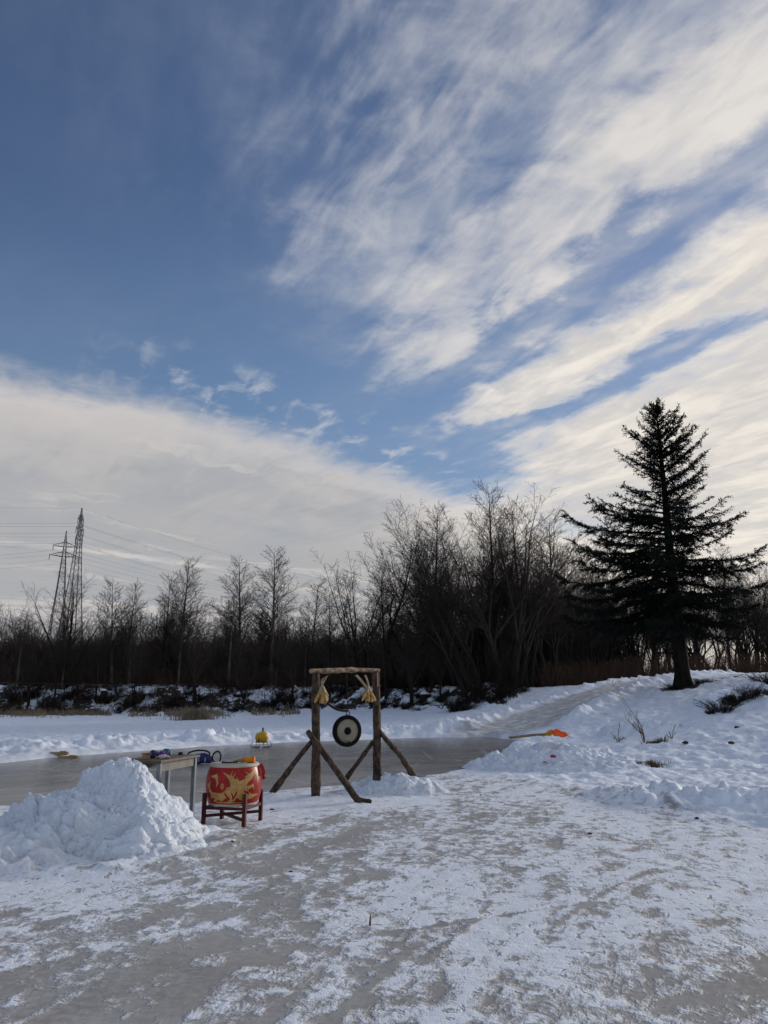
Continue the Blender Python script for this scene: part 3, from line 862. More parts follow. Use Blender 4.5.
def carton(name, label, loc, size, m, rz):
    t = thing(name, label, 'box', loc, rz)
    bm = bmesh.new(); box(bm, (0, 0, size[2] / 2), size); bm_obj('carton', bm, m, t, bevel=.004)
    bm = bmesh.new(); box(bm, (size[0] * .3, -size[1] * .62, size[2] - .012), (size[0] * .9, size[1] * .5, .006), Matrix.Rotation(R(-25), 3, 'X')); bm_obj('flap', bm, m, t)
    return t
carton('cardboard_box', 'open tan cardboard box at the snow heap end of the table clutter', tp(.80, .30), (.10, .09, .075), M_KHAKI, .3)
crumple('folded_cloth', 'crumpled cream cloth lying on the table edge', 'cloth', tp(.68, .13), (.08, .05, .03), M_CREAM, 3)
crumple('glove', 'dark navy glove heaped in the middle of the table', 'glove', tp(.62, .30), (.075, .065, .06), M_BLUE, 5)
crumple('glove', 'violet glove lying among the dark gloves on the table', 'glove', tp(.50, .24), (.06, .05, .05), M_PURP, 7)
crumple('scarf', 'small pinkish scarf tucked between the gloves on the table', 'scarf', tp(.42, .36), (.05, .045, .045), M_PINK, 9)
crumple('hat', 'teal knitted hat on the far part of the table', 'hat', tp(.30, .30), (.065, .06, .06), M_TEAL, 12)
carton('small_box', 'small brown box beside the teal hat on the table', tp(.16, .36), (.09, .08, .05), M_KHAKI, -.2)
crumple('cup_lid', 'small black lump on the far corner of the table', 'cap', tp(.06, .22), (.03, .025, .025), M_BLACK, 14)

# bag with loops on the ice
bp = gnd(198, 764); bp.z = .0
bg = thing('duffel_bag', 'dark blue and black bag with stiff handle loops lying on the ice', 'bag', bp)
bm = bmesh.new(); bmesh.ops.create_uvsphere(bm, u_segments=28, v_segments=16, radius=1)
for v in bm.verts:
    c = v.co.copy(); sg = lambda a, p: math.copysign(abs(a) ** p, a)
    v.co = Vector((sg(c.x, .75) * .34, sg(c.y, .8) * .17, max(sg(c.z, .75) * .12 + .115, .004) + .02 * math.sin(c.x * 5)))
bm_obj('body', bm, M_BLUE, bg, True)
def loop(name, c, rx, rz, tilt, r, m):
    T = Tubes(); an = np.linspace(0, 2 * PI, 25)
    T.add([(c[0] + math.cos(a) * rx, c[1] + math.sin(a) * rz * tilt, c[2] + math.sin(a) * rz * (1 + .15 * math.cos(a))) for a in an], [r] * 25, 7)
    return T.build(name, m, bg)
loop('handle', (.02, -.05, .23), .26, .085, .2, .02, M_BLACK)
loop('handle', (.44, -.02, .155), .10, .13, .1, .02, M_BLACK)
M_STRAP = mat('pale_strap', (.28, .28, .42), None, 9, .7)
for xx in (-.16, .05, .2):
    bm = bmesh.new(); box(bm, (xx, -.162, .11), (.03, .02, .10), Matrix.Rotation(R(-8), 3, 'X')); bm_obj('strap', bm, M_STRAP, bg)

# planks at the far ice edge
M_PLANK = mat('weathered_plank', (.36, .27, .17), (.25, .18, .11), 5, .75, stretch=(.4, 3, 3))
for i, (px, py, L, h, rz, lab) in enumerate([(59, 757, .46, .08, .1, 'stubby thick wooden block beside a thin plank on the ice edge'), (69, 758, .55, .05, -.1, 'thin pale plank lying flat on the ice edge')]):
    p = gnd(px, py)
    t = thing('plank' if i else 'wood_block', lab, 'plank', (p.x, p.y, max(0, tz(p.x, p.y)) + .0), rz)
    bm = bmesh.new(); box(bm, (0, 0, h / 2), (L, .16, h)); bm_obj('board', bm, M_PLANK, t, bevel=.006)
    bm = bmesh.new(); box(bm, (L * .2, 0, h + .011), (L * .35, .1, .022)); bm_obj('batten', bm, M_PLANK, t, bevel=.004)

# yellow runner sled
M_YEL = mat('yellow_plastic', (.62, .36, .015), (.50, .28, .012), 8, .45, spec=.4)
M_DKM = mat('dark_metal', (.03, .03, .032), None, 10, .5, metal=.4)
yp = gnd(261.5, 747.5)
ys = thing('ice_sled', 'rounded bright yellow ice seat with dark handle on thin metal runners', 'ice sled', (yp.x, yp.y, 0.0), .05)
S = .95
def blob(name, c, r, m, par):
    bm = bmesh.new(); bmesh.ops.create_uvsphere(bm, u_segments=28, v_segments=18, radius=1)
    for v in bm.verts:
        q = v.co; k = .88 if q.z > 0 else 1
        v.co = Vector((q.x * r[0] * (1 - .12 * max(q.z, 0)), q.y * r[1], q.z * r[2] * k)) + Vector(c)
    return bm_obj(name, bm, m, par, True)
blob('seat', (.045, 0, .33), (.165, .17, .195), M_YEL, ys)
blob('front_bumper', (-.125, .03, .31), (.085, .13, .155), M_YEL, ys)
T = Tubes(); T.add([(.03, 0, .5), (.025, .01, .56), (.02, .01, .6)], [.028, .03, .026], 8); T.build('handle', M_DKM, ys)
for s in (-1, 1):
    T = Tubes()
    T.add([(s * .04, -.16, .015), (s * .2, -.16, .012), (s * .30, -.15, .03), (s * .33, -.14, .07)], [.009] * 4, 7)
    T.add([(s * .33, -.14, .07), (s * .25, -.05, .2)], [.008] * 2, 7)
    T.add([(s * .05, -.16, .015), (s * .09, -.05, .2)], [.008] * 2, 7)
    T.add([(s * .06, .18, .012), (s * .3, .18, .012)], [.008] * 2, 7)
    T.add([(s * .2, .18, .012), (s * .15, .05, .2)], [.008] * 2, 7)
    T.build('runner', M_DKM, ys)
bm = bmesh.new(); box(bm, (0, 0, .165), (.38, .2, .03)); bm_obj('base', bm, mat('brown_board', (.12, .05, .02), None, 9, .6), ys, bevel=.006)

# flag on the mound
M_FYEL = mat('yellow_flag_cloth', (.52, .34, .03), (.42, .25, .02), 9, .75)
M_FORA = mat('orange_flag_cloth', (.82, .11, .012), (.68, .07, .010), 9, .7)
fp0, fp1 = at(509.5, 737.5, 17.6), at(545, 734, 18.0)
fl = thing('flag', 'yellow and orange flag on a wooden pole lying across the snow mound', 'flag', fp0)
bm = log_tube([(0, 0, 0), tuple(fp1 - fp0)], (.026, .022), 21, sides=10, sub=10); bm_obj('pole', bm, mat('flag_pole_wood', (.20, .15, .09), None, 12, .6), fl, True)
def cloth(name, corners4, m, amp, seed, nu=26, nv=14):
    c = [Vector(p) - fp0 for p in corners4]; V, Q = [], []
    for i in range(nu + 1):
        for j in range(nv + 1):
            u, v = i / nu, j / nv
            p = c[0].lerp(c[1], u).lerp(c[3].lerp(c[2], u), v)
            p = p + Vector((0, -.2, 1)) * amp * (math.sin(u * 9 + v * 4 + seed) * .5 + math.sin(u * 5 - v * 9 + seed * 2) * .5 + .8 * math.sin(u * PI))
            V.append(tuple(p))
    w = nv + 1
    for i in range(nu):
        for j in range(nv): Q.append((i * w + j, (i + 1) * w + j, (i + 1) * w + j + 1, i * w + j + 1))
    o = link_mesh(name, V, Q, m, fl)
    md = o.modifiers.new('thick', 'SOLIDIFY'); md.thickness = .006
    return o
d0 = 18.0
cloth('yellow_panel', [at(538, 736.8, d0), at(552, 729.5, d0), at(561, 731.5, d0 + .15), at(550, 735.5, d0 - .1)], M_FYEL, .02, 1)
cloth('orange_panel', [at(549, 732.0, d0 - .1), at(563, 730.5, d0), at(571, 738.5, d0 + .1), at(556, 736.5, d0 - .15)], M_FORA, .03, 3)

M_REDS = mat('red_wrapper', (.40, .03, .05), None, 12, .6)
rp = at(549, 757.5, 17.0)
for px, py, sz, lab in ((553.5, 757.5, .07, 'bright red paper scrap stuck in the side of the flag mound'), (545, 763, .05, 'faded pinkish paper scrap lower on the flag mound')):
    p = at(px, py, 17.05); p.z = tz(p.x, p.y) + .0; p = at(px, py, 17.2)
    crumple('paper_scrap', lab, 'paper scrap', p, (sz, sz * .6, sz * .5), M_REDS if px > 550 else mat('faded_pink_paper', (.45, .22, .24), None, 12, .7), int(px))

# ================================================================== TREES (bare)
M_TBARK = mat('dark_bark', (.026, .021, .018), (.013, .011, .010), 6, .9, bump=.6, stretch=(1, 1, .3), bdist=.03, spec=.1)
M_FAR = mat('far_twigs', (.085, .068, .058), (.05, .04, .035), 1.0, .95, spec=.05)
M_TWIG = mat('twig_bark', (.055, .043, .036), (.035, .028, .024), 3, .9, spec=.1)
M_PALE = mat('pale_birch_bark', (.15, .135, .115), (.065, .057, .049), 4, .85, bump=.4, stretch=(1, 1, .6), spec=.1)
M_BROWN = mat('brown_scrub', (.085, .052, .036), (.045, .03, .021), 1.2, .95, spec=.05)

def rot_about(v, ax_, an): return Matrix.Rotation(an, 3, ax_) @ v
def perp(v, rng):
    a = Vector((rng.gauss(0, 1), rng.gauss(0, 1), rng.gauss(0, 1))); p = v.cross(a)
    return p.normalized() if p.length > 1e-5 else Vector((1, 0, 0))

def grow(T, rng, p, d, L, r, lvl, prm, n=None):
    """a wandering polyline; returns its points. prm: list per level of dict"""
    q = prm[lvl]; n = n or q['n']
    pts, rs, dirs = [p.copy()], [r], [d.copy()]
    step = L / n
    for i in range(n):
        d = (d + Vector((rng.gauss(0, 1), rng.gauss(0, 1), rng.gauss(0, 1))) * q['wob'] + Vector((0, 0, q['up']))).normalized()
        p = p + d * step
        pts.append(p.copy()); dirs.append(d.copy()); rs.append(max(r * (1 - (i + 1) / n * q['taper']), q['rmin']))
    T[min(lvl, len(T) - 1)].add([tuple(a) for a in pts], rs, q['sides'])
    if lvl + 1 < len(prm):
        c = prm[lvl + 1]; k = max(1, int(L * q['dens'] + rng.random()))
        for j in range(k):
            t = q['t0'] + (1 - q['t0']) * ((j + rng.random()) / k)
            ii = min(int(t * n), n - 1); f = t * n - ii
            pp = pts[ii].lerp(pts[ii + 1], f); dd = dirs[ii + 1]
            ang = R(rng.uniform(*c['ang']))
            nd = rot_about(dd, perp(dd, rng), ang)
            if nd.z < c.get('zmin', -.2): nd.z = abs(nd.z) * .4
            ll = L * rng.uniform(*c['len']) * (1 - c.get('tipshort', .55) * t)
            rr = min((rs[ii] * (1 - f) + rs[ii + 1] * f) * c['rk'], rs[ii])
            if ll > c.get('minlen', .12): grow(T, rng, pp, nd.normalized(), ll, max(rr, c['rmin']), lvl + 1, prm)
    return pts

def tree_proto(name, label, seed, stems, prm, bark, group=None, cat='bare tree'):
    """stems: list of (dx, dy, azimuth, tilt degrees, length, radius)"""
    rng = random.Random(seed); t = thing(name, label, cat, group=group)
    tr, cw = Tubes(), Tubes()
    for (dx, dy, az, tilt, L, r) in stems:
        d = Vector((math.sin(az) * math.sin(R(tilt)), math.cos(az) * math.sin(R(tilt)), math.cos(R(tilt))))
        grow([tr, cw], rng, Vector((dx, dy, -.25)), d, L, r, 0, prm)
    tr.build('trunk', bark, t); cw.build('crown', M_TWIG, t)
    return t

RM = .0065
def P_oval(H):
    return [dict(n=12, wob=.012, up=.04, taper=.93, rmin=.013, sides=8, dens=80 / H, t0=.30),
            dict(n=6, wob=.09, up=.06, taper=.85, rmin=.009, sides=4, dens=4.8, t0=.15, ang=(34, 56), len=(.26, .40), rk=.36, tipshort=.74),
            dict(n=4, wob=.13, up=.05, taper=.7, rmin=RM, sides=3, dens=7.0, t0=.1, ang=(25, 58), len=(.28, .52), rk=.5, minlen=.15),
            dict(n=3, wob=.16, up=.03, taper=.5, rmin=RM * .8, sides=3, dens=0, t0=.2, ang=(25, 60), len=(.35, .7), rk=.5, minlen=.1)]
def P_vase(H, d0=1.0):
    return [dict(n=14, wob=.05, up=.03, taper=.9, rmin=.015, sides=8, dens=1.25 * d0, t0=.22),
            dict(n=9, wob=.10, up=.05, taper=.88, rmin=.011, sides=5, dens=2.4, t0=.15, ang=(20, 52), len=(.34, .58), rk=.5, tipshort=.5),
            dict(n=5, wob=.13, up=.035, taper=.75, rmin=.0075, sides=3, dens=4.6, t0=.1, ang=(25, 58), len=(.30, .54), rk=.5, minlen=.2),
            dict(n=3, wob=.19, up=.02, taper=.5, rmin=RM * .8, sides=3, dens=0, t0=.2, ang=(25, 65), len=(.35, .7), rk=.5, minlen=.1)]

def put(proto, px, d, rz, sc, label, group=None, first=set()):
    X, Y, Z = ray(px, 690); x = X * d / Y
    loc = (x, d, tz(x, d) - .05)
    if proto.name not in first:
        first.add(proto.name)
        proto.location = loc; proto.rotation_euler = (0, 0, rz); proto.scale = (sc, sc, sc) if not hasattr(sc, '__len__') else sc
        proto['label'] = label
        if group: proto['group'] = group
        return proto
    return dup(proto, loc, rz, sc, label, group)

rnd = random.Random(77)
oval1 = tree_proto('bare_tree', '-', 101, [(0, 0, .5, 1, 13, .16)], P_oval(13), M_PALE)
oval2 = tree_proto('bare_tree', '-', 102, [(0, 0, 2.5, 1, 13.5, .17)], P_oval(13.5), M_TBARK)
slim1 = tree_proto('bare_tree', '-', 103, [(0, 0, 1, 4, 11, .10), (.2, .1, 4, 9, 8.5, .07)], P_oval(12), M_TBARK)
slim2 = tree_proto('bare_tree', '-', 104, [(0, 0, 3, 5, 10, .11)], P_oval(11), M_PALE)
vase1 = tree_proto('bare_tree', '-', 105, [(0, 0, 1.4, 6, 12, .17), (.1, .05, 4.7, 17, 11, .13), (-.05, .1, 0, 14, 11, .12), (.1, -.1, 2.2, 20, 10, .1), (-.1, -.1, 3.6, 12, 11, .12)], P_vase(12), M_TBARK)
def P_fan(H, k=9):
    return [dict(n=6, wob=.04, up=.03, taper=.35, rmin=.05, sides=9, dens=k / (H * .3), t0=.55),
            dict(n=11, wob=.045, up=.012, taper=.9, rmin=.012, sides=6, dens=2.5, t0=.16, ang=(6, 40), len=(1.75, 2.35), rk=.42, tipshort=.12),
            dict(n=7, wob=.08, up=.004, taper=.85, rmin=.008, sides=4, dens=4.0, t0=.15, ang=(18, 48), len=(.20, .40), rk=.46, tipshort=.35, minlen=.3),
            dict(n=4, wob=.13, up=.006, taper=.7, rmin=.006, sides=3, dens=4.4, t0=.1, ang=(25, 58), len=(.28, .52), rk=.5, minlen=.15),
            dict(n=3, wob=.17, up=.0, taper=.5, rmin=.005, sides=3, dens=0, t0=.2, ang=(25, 60), len=(.35, .7), rk=.5, minlen=.08)]
fan1 = tree_proto('bare_tree', '-', 121, [(0, 0, 1.0, 3, 4.2, .27), (.45, .2, 1.6, 14, 3.6, .17), (-.4, .1, 4.6, 12, 3.8, .19)], P_fan(13, 6), M_TBARK)
fan2 = tree_proto('bare_tree', '-', 122, [(0, 0, 4.5, 6, 3.6, .22), (.2, .3, 1.2, 10, 3.4, .15)], P_fan(12, 7), M_TBARK)
fan3 = tree_proto('bare_tree', '-', 123, [(0, 0, 4.7, 17, 4.4, .22), (.5, .1, 4.4, 8, 4.2, .18), (-.3, -.2, 4.9, 26, 3.8, .15)], P_fan(13, 6), M_TBARK)
crook = tree_proto('bare_tree', '-', 108, [(0, 0, 1.5, 20, 9, .18), (.2, .1, 1.6, 32, 8, .12), (.0, .1, 4.8, 6, 10.5, .14)],
                   [dict(P_vase(11)[0], wob=.13, up=.06)] + P_vase(11)[1:], M_TBARK)
brush = tree_proto('bare_tree', '-', 109, [(rnd.uniform(-.5, .5), rnd.uniform(-.5, .5), rnd.uniform(0, 6.28), rnd.uniform(3, 26), rnd.uniform(6, 9.5), rnd.uniform(.04, .08)) for _ in range(10)], P_vase(8, .9), M_TBARK)

# distinct trees along the edge of the woods
put(oval1, 178, 74, .3, (1.35, 1.35, 0.93), 'tall pale trunked bare tree standing left of the drum side woods')
put(oval1, 271, 74, 1.3, (1.49, 1.49, 1.03), 'tallest oval crowned bare tree between drum and gong frame')
put(oval1, 238, 76, 2.6, (1.41, 1.41, 0.97), 'oval bare tree just left of the tallest one over the yellow sled')
put(slim1, 160, 72, .9, (1.23, 1.23, 0.95), 'thin twin stemmed bare tree beside the pale trunked tree')
put(slim2, 112, 70, 3.9, (1.34, 1.34, 0.96), 'leaning pale slender tree right of the lattice towers')
put(slim1, 122, 73, 5.2, (1.14, 1.14, 0.88), 'double stemmed bare tree close behind the leaning pale tree')
put(slim2, 306, 84, 1.0, (1.61, 1.61, 1.15), 'faint slender tree behind the nearer gong post')
put(vase1, 62, 69, 1.1, (0.90, 0.90, 0.78), 'dark multi stemmed bare tree in front of the lattice towers')
put(fan2, 362, 63, .2, (1.2, 1.2, .98), 'fan shaped bare tree rising right behind the gong crossbeam')
put(crook, 398, 58, .2, (1.25, 1.25, 1.1), 'crooked bare tree with curved trunk right of the gong frame')
put(fan3, 472, 50, .0, (1.08, 1.08, .93), 'big bare tree with stems sweeping left over the far bank')
put(fan1, 512, 50, .5, (1.38, 1.38, 1.06), 'tallest spreading many stemmed bare tree beside the snow road')
put(fan3, 452, 57, .3, (1.08, 1.08, .86), 'bare tree with left swept stems behind the big sweeping one')
put(fan1, 487, 56, 2.1, (1.25, 1.25, .96), 'many stemmed bare tree squeezed between the two biggest crowns')
put(fan1, 545, 56, 3.8, (1.15, 1.15, .95), 'dense many stemmed bare tree between road bend and spruce')
put(fan2, 530, 53, 3.0, .93, 'upright fan shaped bare tree right of the tallest spreading one')
put(oval2, 432, 54, .7, (1.12, 1.12, .94), 'straight trunked oval bare tree left of the sweeping stems')
put(oval2, 497, 52, 2.2, (1.2, 1.2, 1.0), 'straight trunked bare tree standing inside the tallest spreading crown')
put(oval2, 527, 55, 4.0, (1.15, 1.15, .96), 'straight trunked bare tree above the bend of the snow road')
put(oval2, 556, 58, 5.3, (1.15, 1.15, .93), 'straight trunked bare tree beside the left spruce boughs')
put(fan2, 566, 60, 4.2, 1.02, 'fan shaped bare tree just left of the spruce crown')
put(crook, 425, 56, 2.4, (1.06, 1.06, 0.92), 'smaller crooked bare tree near the dark stump on the bank')
# the woods behind
grp = 'bare trees of the dark woods'
LW = 'slender bare tree crowded in the dark woods beyond the river'
LB_ = 'bushy bare tree low in the dark woods beyond the river'
def clear(px, d): return True
protos = [(fan2, LB_, .68), (fan2, LB_, .6), (oval1, LW, .8), (oval2, LW, .78), (slim1, LW, .85), (slim2, LW, .85), (brush, LB_, 1.0), (brush, LB_, .9), (vase1, LB_, .62)]
n_b = 0
for k in range(120):
    px = -20 + k * 5.3 + rnd.uniform(-9, 9); d = rnd.uniform(72, 104)
    if px > 600: continue
    pr_, lab, s0 = rnd.choice(protos)
    hgt = np.interp(px, [0, 60, 200, 300, 330, 420, 520, 600], [.80, .78, .84, .86, .78, .95, 1.12, 1.1])
    s = s0 * hgt * rnd.uniform(.72, 1.0) * (d / 86)
    if lab is LB_: s *= 1.18
    put(pr_, px, d, rnd.uniform(0, 6.28), (s * 1.3, s * 1.3, s), lab, grp + (' (slender)' if lab is LW else ' (bushy)'))
LP_ = 'pale thin trunked young tree at the front of the dark woods'
for k in range(9):
    px = 10 + k * 43 + rnd.uniform(-18, 18)
    if abs(px - 340) < 25: continue
    d = rnd.uniform(66, 72); sc_ = rnd.uniform(.42, .72)
    put(rnd.choice([oval1, slim2, oval1]), px, d, rnd.uniform(0, 6.28), (sc_ * 1.2, sc_ * 1.2, sc_), LP_, 'pale young trees at the edge of the woods')
LS_ = 'dark slim bare tree rooted low on the snowy far bank'
for px in (30, 55, 77, 96, 133, 196, 246, 292, 330, 386, 412, 440):
    x0_ = (px - 384) / 792 * 62; d = float(bank_line(np.array([x0_]))[0]) + rnd.uniform(1.0, 4.0); sc_ = rnd.uniform(.45, .75)
    put(rnd.choice([slim1, oval2, brush, fan2]), px, d, rnd.uniform(0, 6.28), (sc_, sc_, sc_), LS_, 'slim bare trees on the far bank slope')
# right side behind the spruce
grp2 = 'bare trees behind the spruce'
LR = 'multi stemmed bare tree on the plateau behind the spruce'
for k in range(36):
    px = 566 + k * 6.6 + rnd.uniform(-7, 7); d = rnd.uniform(58, 92)
    put(rnd.choice([vase1, fan2, brush, fan1, crook, oval2]), px, d, rnd.uniform(0, 6.28), rnd.uniform(.74, 1.0) * (d / 72), LR, grp2)

# ------------------------------------------------------------------ thicket: brush nobody could count
def thicket(name, n, fn, h, m, seed, twigs=9, lean=.25):
    rng = np.random.default_rng(seed); T = Tubes()
    xs, ys = fn(rng, n); zs = terrain(xs, ys)
    for x, y, z in zip(xs, ys, zs):
        H = h * rng.uniform(.45, 1.1); lx, ly = rng.normal(0, lean, 2)
        p0 = np.array([x, y, z - .1]); p1 = p0 + np.array([lx * H * .3, ly * H * .3, H * .5]); p2 = p0 + np.array([lx * H * .8, ly * H * .8, H])
        r = .006 * H + .008
        T.add([p0, p1, p2], [r, r * .7, r * .25], 3)
        for k in range(twigs):
            t = rng.uniform(.15, .95); b = p0 + (p1 - p0) * min(1, t * 2) + (p2 - p1) * max(0, t * 2 - 1)
            L = H * rng.uniform(.15, .38) * (1.1 - t * .6); a = rng.uniform(0, 2 * PI); e = rng.uniform(.5, 1.4)
            dv = np.array([math.cos(a), math.sin(a), e]); dv /= np.linalg.norm(dv)
            T.add([b, b + dv * L], [r * .5, r * .2], 3)
            c = b + dv * L * .5; a2 = a + rng.uniform(-1.2, 1.2); dv2 = np.array([math.cos(a2), math.sin(a2), e]); dv2 /= np.linalg.norm(dv2)
            T.add([c, c + dv2 * L * .6], [r * .35, r * .15], 3)
    o = T.build(name, m); o['kind'] = 'stuff'
    return o
def wedge(px0, px1, d0, d1):
    def f(rng, n):
        px = rng.uniform(px0, px1, n); d = rng.uniform(d0, d1, n)
        return (px - 384) / 789 * d, d
    return f
o = thicket('undergrowth', 3600, wedge(-40, 610, 70, 112), 4.8, M_FAR, 5, 10); tag(o, 'dense tangle of bare saplings filling the woods beyond the river', 'undergrowth')
o = thicket('undergrowth', 2200, wedge(-40, 520, 61, 78), 1.7, M_BROWN, 6, 8); tag(o, 'knee high brown brush along the front of the dark woods', 'undergrowth')
o = thicket('undergrowth', 2600, wedge(540, 850, 50, 66), 1.75, M_BROWN, 7, 8, .35); tag(o, 'reddish brown scrub along the plateau behind the spruce', 'undergrowth')
def far_wood():
    rng = np.random.default_rng(9); V, Q = [], []
    for k in range(5600):
        px = rng.uniform(-70, 640); d = rng.uniform(112, 165)
        x = (px - 384) / 789 * d; H = np.interp(px, [-70, 330, 420, 560, 640, 900], [5.6, 6.4, 8, 9, 5.5, 3.5]) * rng.uniform(.35, 1.2) * d / 135
        w = rng.uniform(.05, .22); z = float(0)
        V.append((x, d, w, H))
    A_ = np.array(V); z = terrain(A_[:, 0], A_[:, 1])
    T = Tubes()
    for (x, d, w, H), zz in zip(V, z):
        lx = rng.normal(0, .16) * H
        T.add([(x, d, zz - .3), (x + lx * .4, d, zz + H * .5), (x + lx, d, zz + H)], [w, w * .75, .02], 3)
        for q in range(5):
            t = rng.uniform(.35, .9); L = H * rng.uniform(.12, .25); s = rng.choice((-1, 1))
            T.add([(x + lx * t, d, zz + H * t), (x + lx * t + s * L * .55, d + rng.normal(0, .4), zz + H * t + L)], [w * .35, .015], 3)
    o = T.build('far_woods', M_FAR); o['kind'] = 'stuff'
    tag(o, 'dark mass of distant woods behind the nearer bare trees', 'woods')
far_wood()

# ================================================================== SPRUCE
M_NEEDLE = mat('spruce_needles', (.010, .014, .010), (.006, .009, .007), 2.0, .8, spec=.1)
M_SBARK = mat('spruce_bark', (.022, .017, .014), (.010, .008, .007), 7, .95, bump=.8, stretch=(1, 1, .4), bdist=.03, spec=.05)
def spruce():
    rng = random.Random(5); nr = np.random.default_rng(5)
    b = at(683, 684, 33.0); bz = tz(b.x, b.y)
    t = thing('spruce_tree', 'tall dark spruce with clear lower trunk on the snowy slope edge', 'spruce tree', (b.x, b.y, bz - .1))
    H = 12.3; top = Vector((-.12, 0, H))
    T = Tubes(); n = 24; tpts = []
    for i in range(n + 1):
        s = i / n; tpts.append(Vector((-.12 * s + .05 * math.sin(s * 9) * (1 - s), .04 * math.sin(s * 7), H * s)))
    def tp_(h): 
        s = max(0, min(.9999, h / H)) * n; k = int(s); return tpts[k].lerp(tpts[k + 1], s - k)
    T.add([tuple(p) for p in tpts], [max(.34 * (1 - (i / n)) ** .75 + (.16 * math.exp(-i * 1.2)), .015) * .88 for i in range(n + 1)], 12)
    T.build('trunk', M_SBARK, t)
    W = Tubes(); tuft_c, tuft_d, tuft_l, tuft_w = [], [], [], []
    def prof(h):
        return float(np.interp(h, [2.7, 3.4, 4.5, 5.6, 6.4, 7.2, 7.9, 8.6, 9.6, 10.6, 11.4, 12.1, 12.5], [3.5, 4.1, 4.4, 4.3, 3.9, 3.5, 2.6, 2.2, 1.95, 1.6, 1.2, .65, .2]))
    def elev(h):
        return float(np.interp(h, [2.7, 4, 5.5, 7, 8.5, 10, 11.3, 12.4], [-6, 0, 8, 15, 23, 33, 45, 68]))
    def needles(p0, p1, dens, ln):
        d = p1 - p0; L = d.length
        k = max(2, int(L * dens)); dn = d.normalized()
        for q in range(k):
            tuft_c.append(p0.lerp(p1, (q + rng.random()) / k))
            s = perp(dn, rng)
            tuft_d.append((dn * rng.uniform(.35, 1.0) + s * rng.uniform(.4, 1.0)).normalized())
            tuft_l.append(ln * rng.uniform(.7, 1.3)); tuft_w.append(ln * rng.uniform(.22, .36))
    def branch(h, az, L, el, fol=1.0):
        p = tp_(h); d = Vector((math.sin(az) * math.cos(R(el)), math.cos(az) * math.cos(R(el)), math.sin(R(el))))
        m = max(6, int(L / .22)); step = L / m; pts = [p.copy()]; dd = d.copy()
        side = Vector((math.cos(az), -math.sin(az), 0))
        for i in range(m):
            s = (i + 1) / m
            bend = -.04 * (1 - s) + .13 * s * s
            dd = (dd + Vector((0, 0, bend)) + side * rng.gauss(0, .03)).normalized()
            p = p + dd * step; pts.append(p.copy())
        r0 = .010 + .013 * L
        W.add([tuple(q) for q in pts], [max(r0 * (1 - i / m), .006) for i in range(m + 1)], 4)
        for i in range(1, m + 1):
            s = i / m
            if s < .10: continue
            a, bb = pts[i - 1], pts[i]; fwd = (bb - a).normalized()
            if s > .25: needles(a, bb, 32 * fol, .14)
            for sg in (-1, 1):
                for rep in range(2):
                    if rng.random() > np.interp(h, [3, 5, 6.5, 12], [.86, .78, .70, .72]) * fol: continue
                    tl = L * rng.uniform(.13, .26) * (1.12 - .80 * s) + .13
                    tl = min(tl, .95)
                    td = (fwd * rng.uniform(.5, 1.0) + side * sg * rng.uniform(.4, 1.0) + Vector((0, 0, rng.uniform(-.62, .22)))).normalized()
                    st_ = a.lerp(bb, rng.random()); pm = st_ + td * tl * .55; en = pm + (td + Vector((0, 0, rng.uniform(-.3, .22)))).normalized() * tl * .45
                    W.add([tuple(st_), tuple(pm), tuple(en)], [.008, .006, .004], 3)
                    needles(st_, pm, 30 * fol, .135); needles(pm, en, 36 * fol, .13)
                    if tl > .4:
                        for z_ in range(2):
                            d2 = (td + side * -sg * rng.uniform(-.2, .7) + Vector((0, 0, rng.uniform(-.35, .15)))).normalized()
                            e2 = pm + d2 * tl * rng.uniform(.3, .5)
                            needles(st_.lerp(pm, rng.random()), e2, 26 * fol, .115)
    h = 2.75; az0 = 0
    while h < 12.35:
        nb = 5 if h < 11.2 else 4
        az0 += 1.2
        for k in range(nb):
            az = az0 + 2 * PI * k / nb + rng.uniform(-.35, .35)
            lf = -math.sin(az)              # +1 towards the photo's left
            L = prof(h) * (rng.uniform(.40, .8) if rng.random() < .4 else rng.uniform(.75, 1.06))
            if h < 8.2: L *= .93 * (1 + .17 * lf)
            if h > 8: L *= (1 - .10 * lf)
            branch(h + rng.uniform(-.12, .12), az, L, elev(h) + rng.uniform(-13, 13), rng.uniform(.75, 1.0))
        h += float(np.interp(h, [2.7, 5.5, 8, 12], [.30, .40, .42, .26]))
    LFT, RGT = -PI / 2, PI / 2
    for (hh, az, L, el) in [(6.5, LFT + .1, 4.6, 12), (5.7, LFT - .2, 4.6, 5), (5.0, LFT + .3, 4.8, -2), (4.3, LFT, 4.8, -5), (3.4, LFT + .2, 4.7, -4), (3.0, LFT - .3, 4.2, -6), (5.2, LFT - .4, 4.9, 0), (3.1, RGT - .3, 3.6, -5), (4.9, RGT + .35, 3.6, 2), (4.0, LFT + .6, 4.6, -4), (6.9, LFT - .1, 3.6, 14), (9.3, LFT + .2, 2.3, 30), (10.2, LFT - .1, 2.1, 38),
                            (6.7, RGT + .1, 3.5, 13), (5.35, RGT - .15, 4.3, 9), (4.4, RGT + .1, 3.9, -1), (3.6, RGT, 3.4, -4), (9.3, RGT + .1, 2.6, 42), (8.3, RGT - .2, 2.5, 34), (9.9, RGT - .3, 2.5, 48), (8.8, RGT + .3, 2.3, 36), (10.5, RGT + .2, 1.7, 52), (7.4, RGT + .3, 2.0, 18)]:
        branch(hh, az, L, el)
    needles(tp_(11.9), tp_(H) + Vector((0, 0, .15)), 60, .11)
    W.build('branch', M_SBARK, t)['label'] = 'dark upswept boughs'
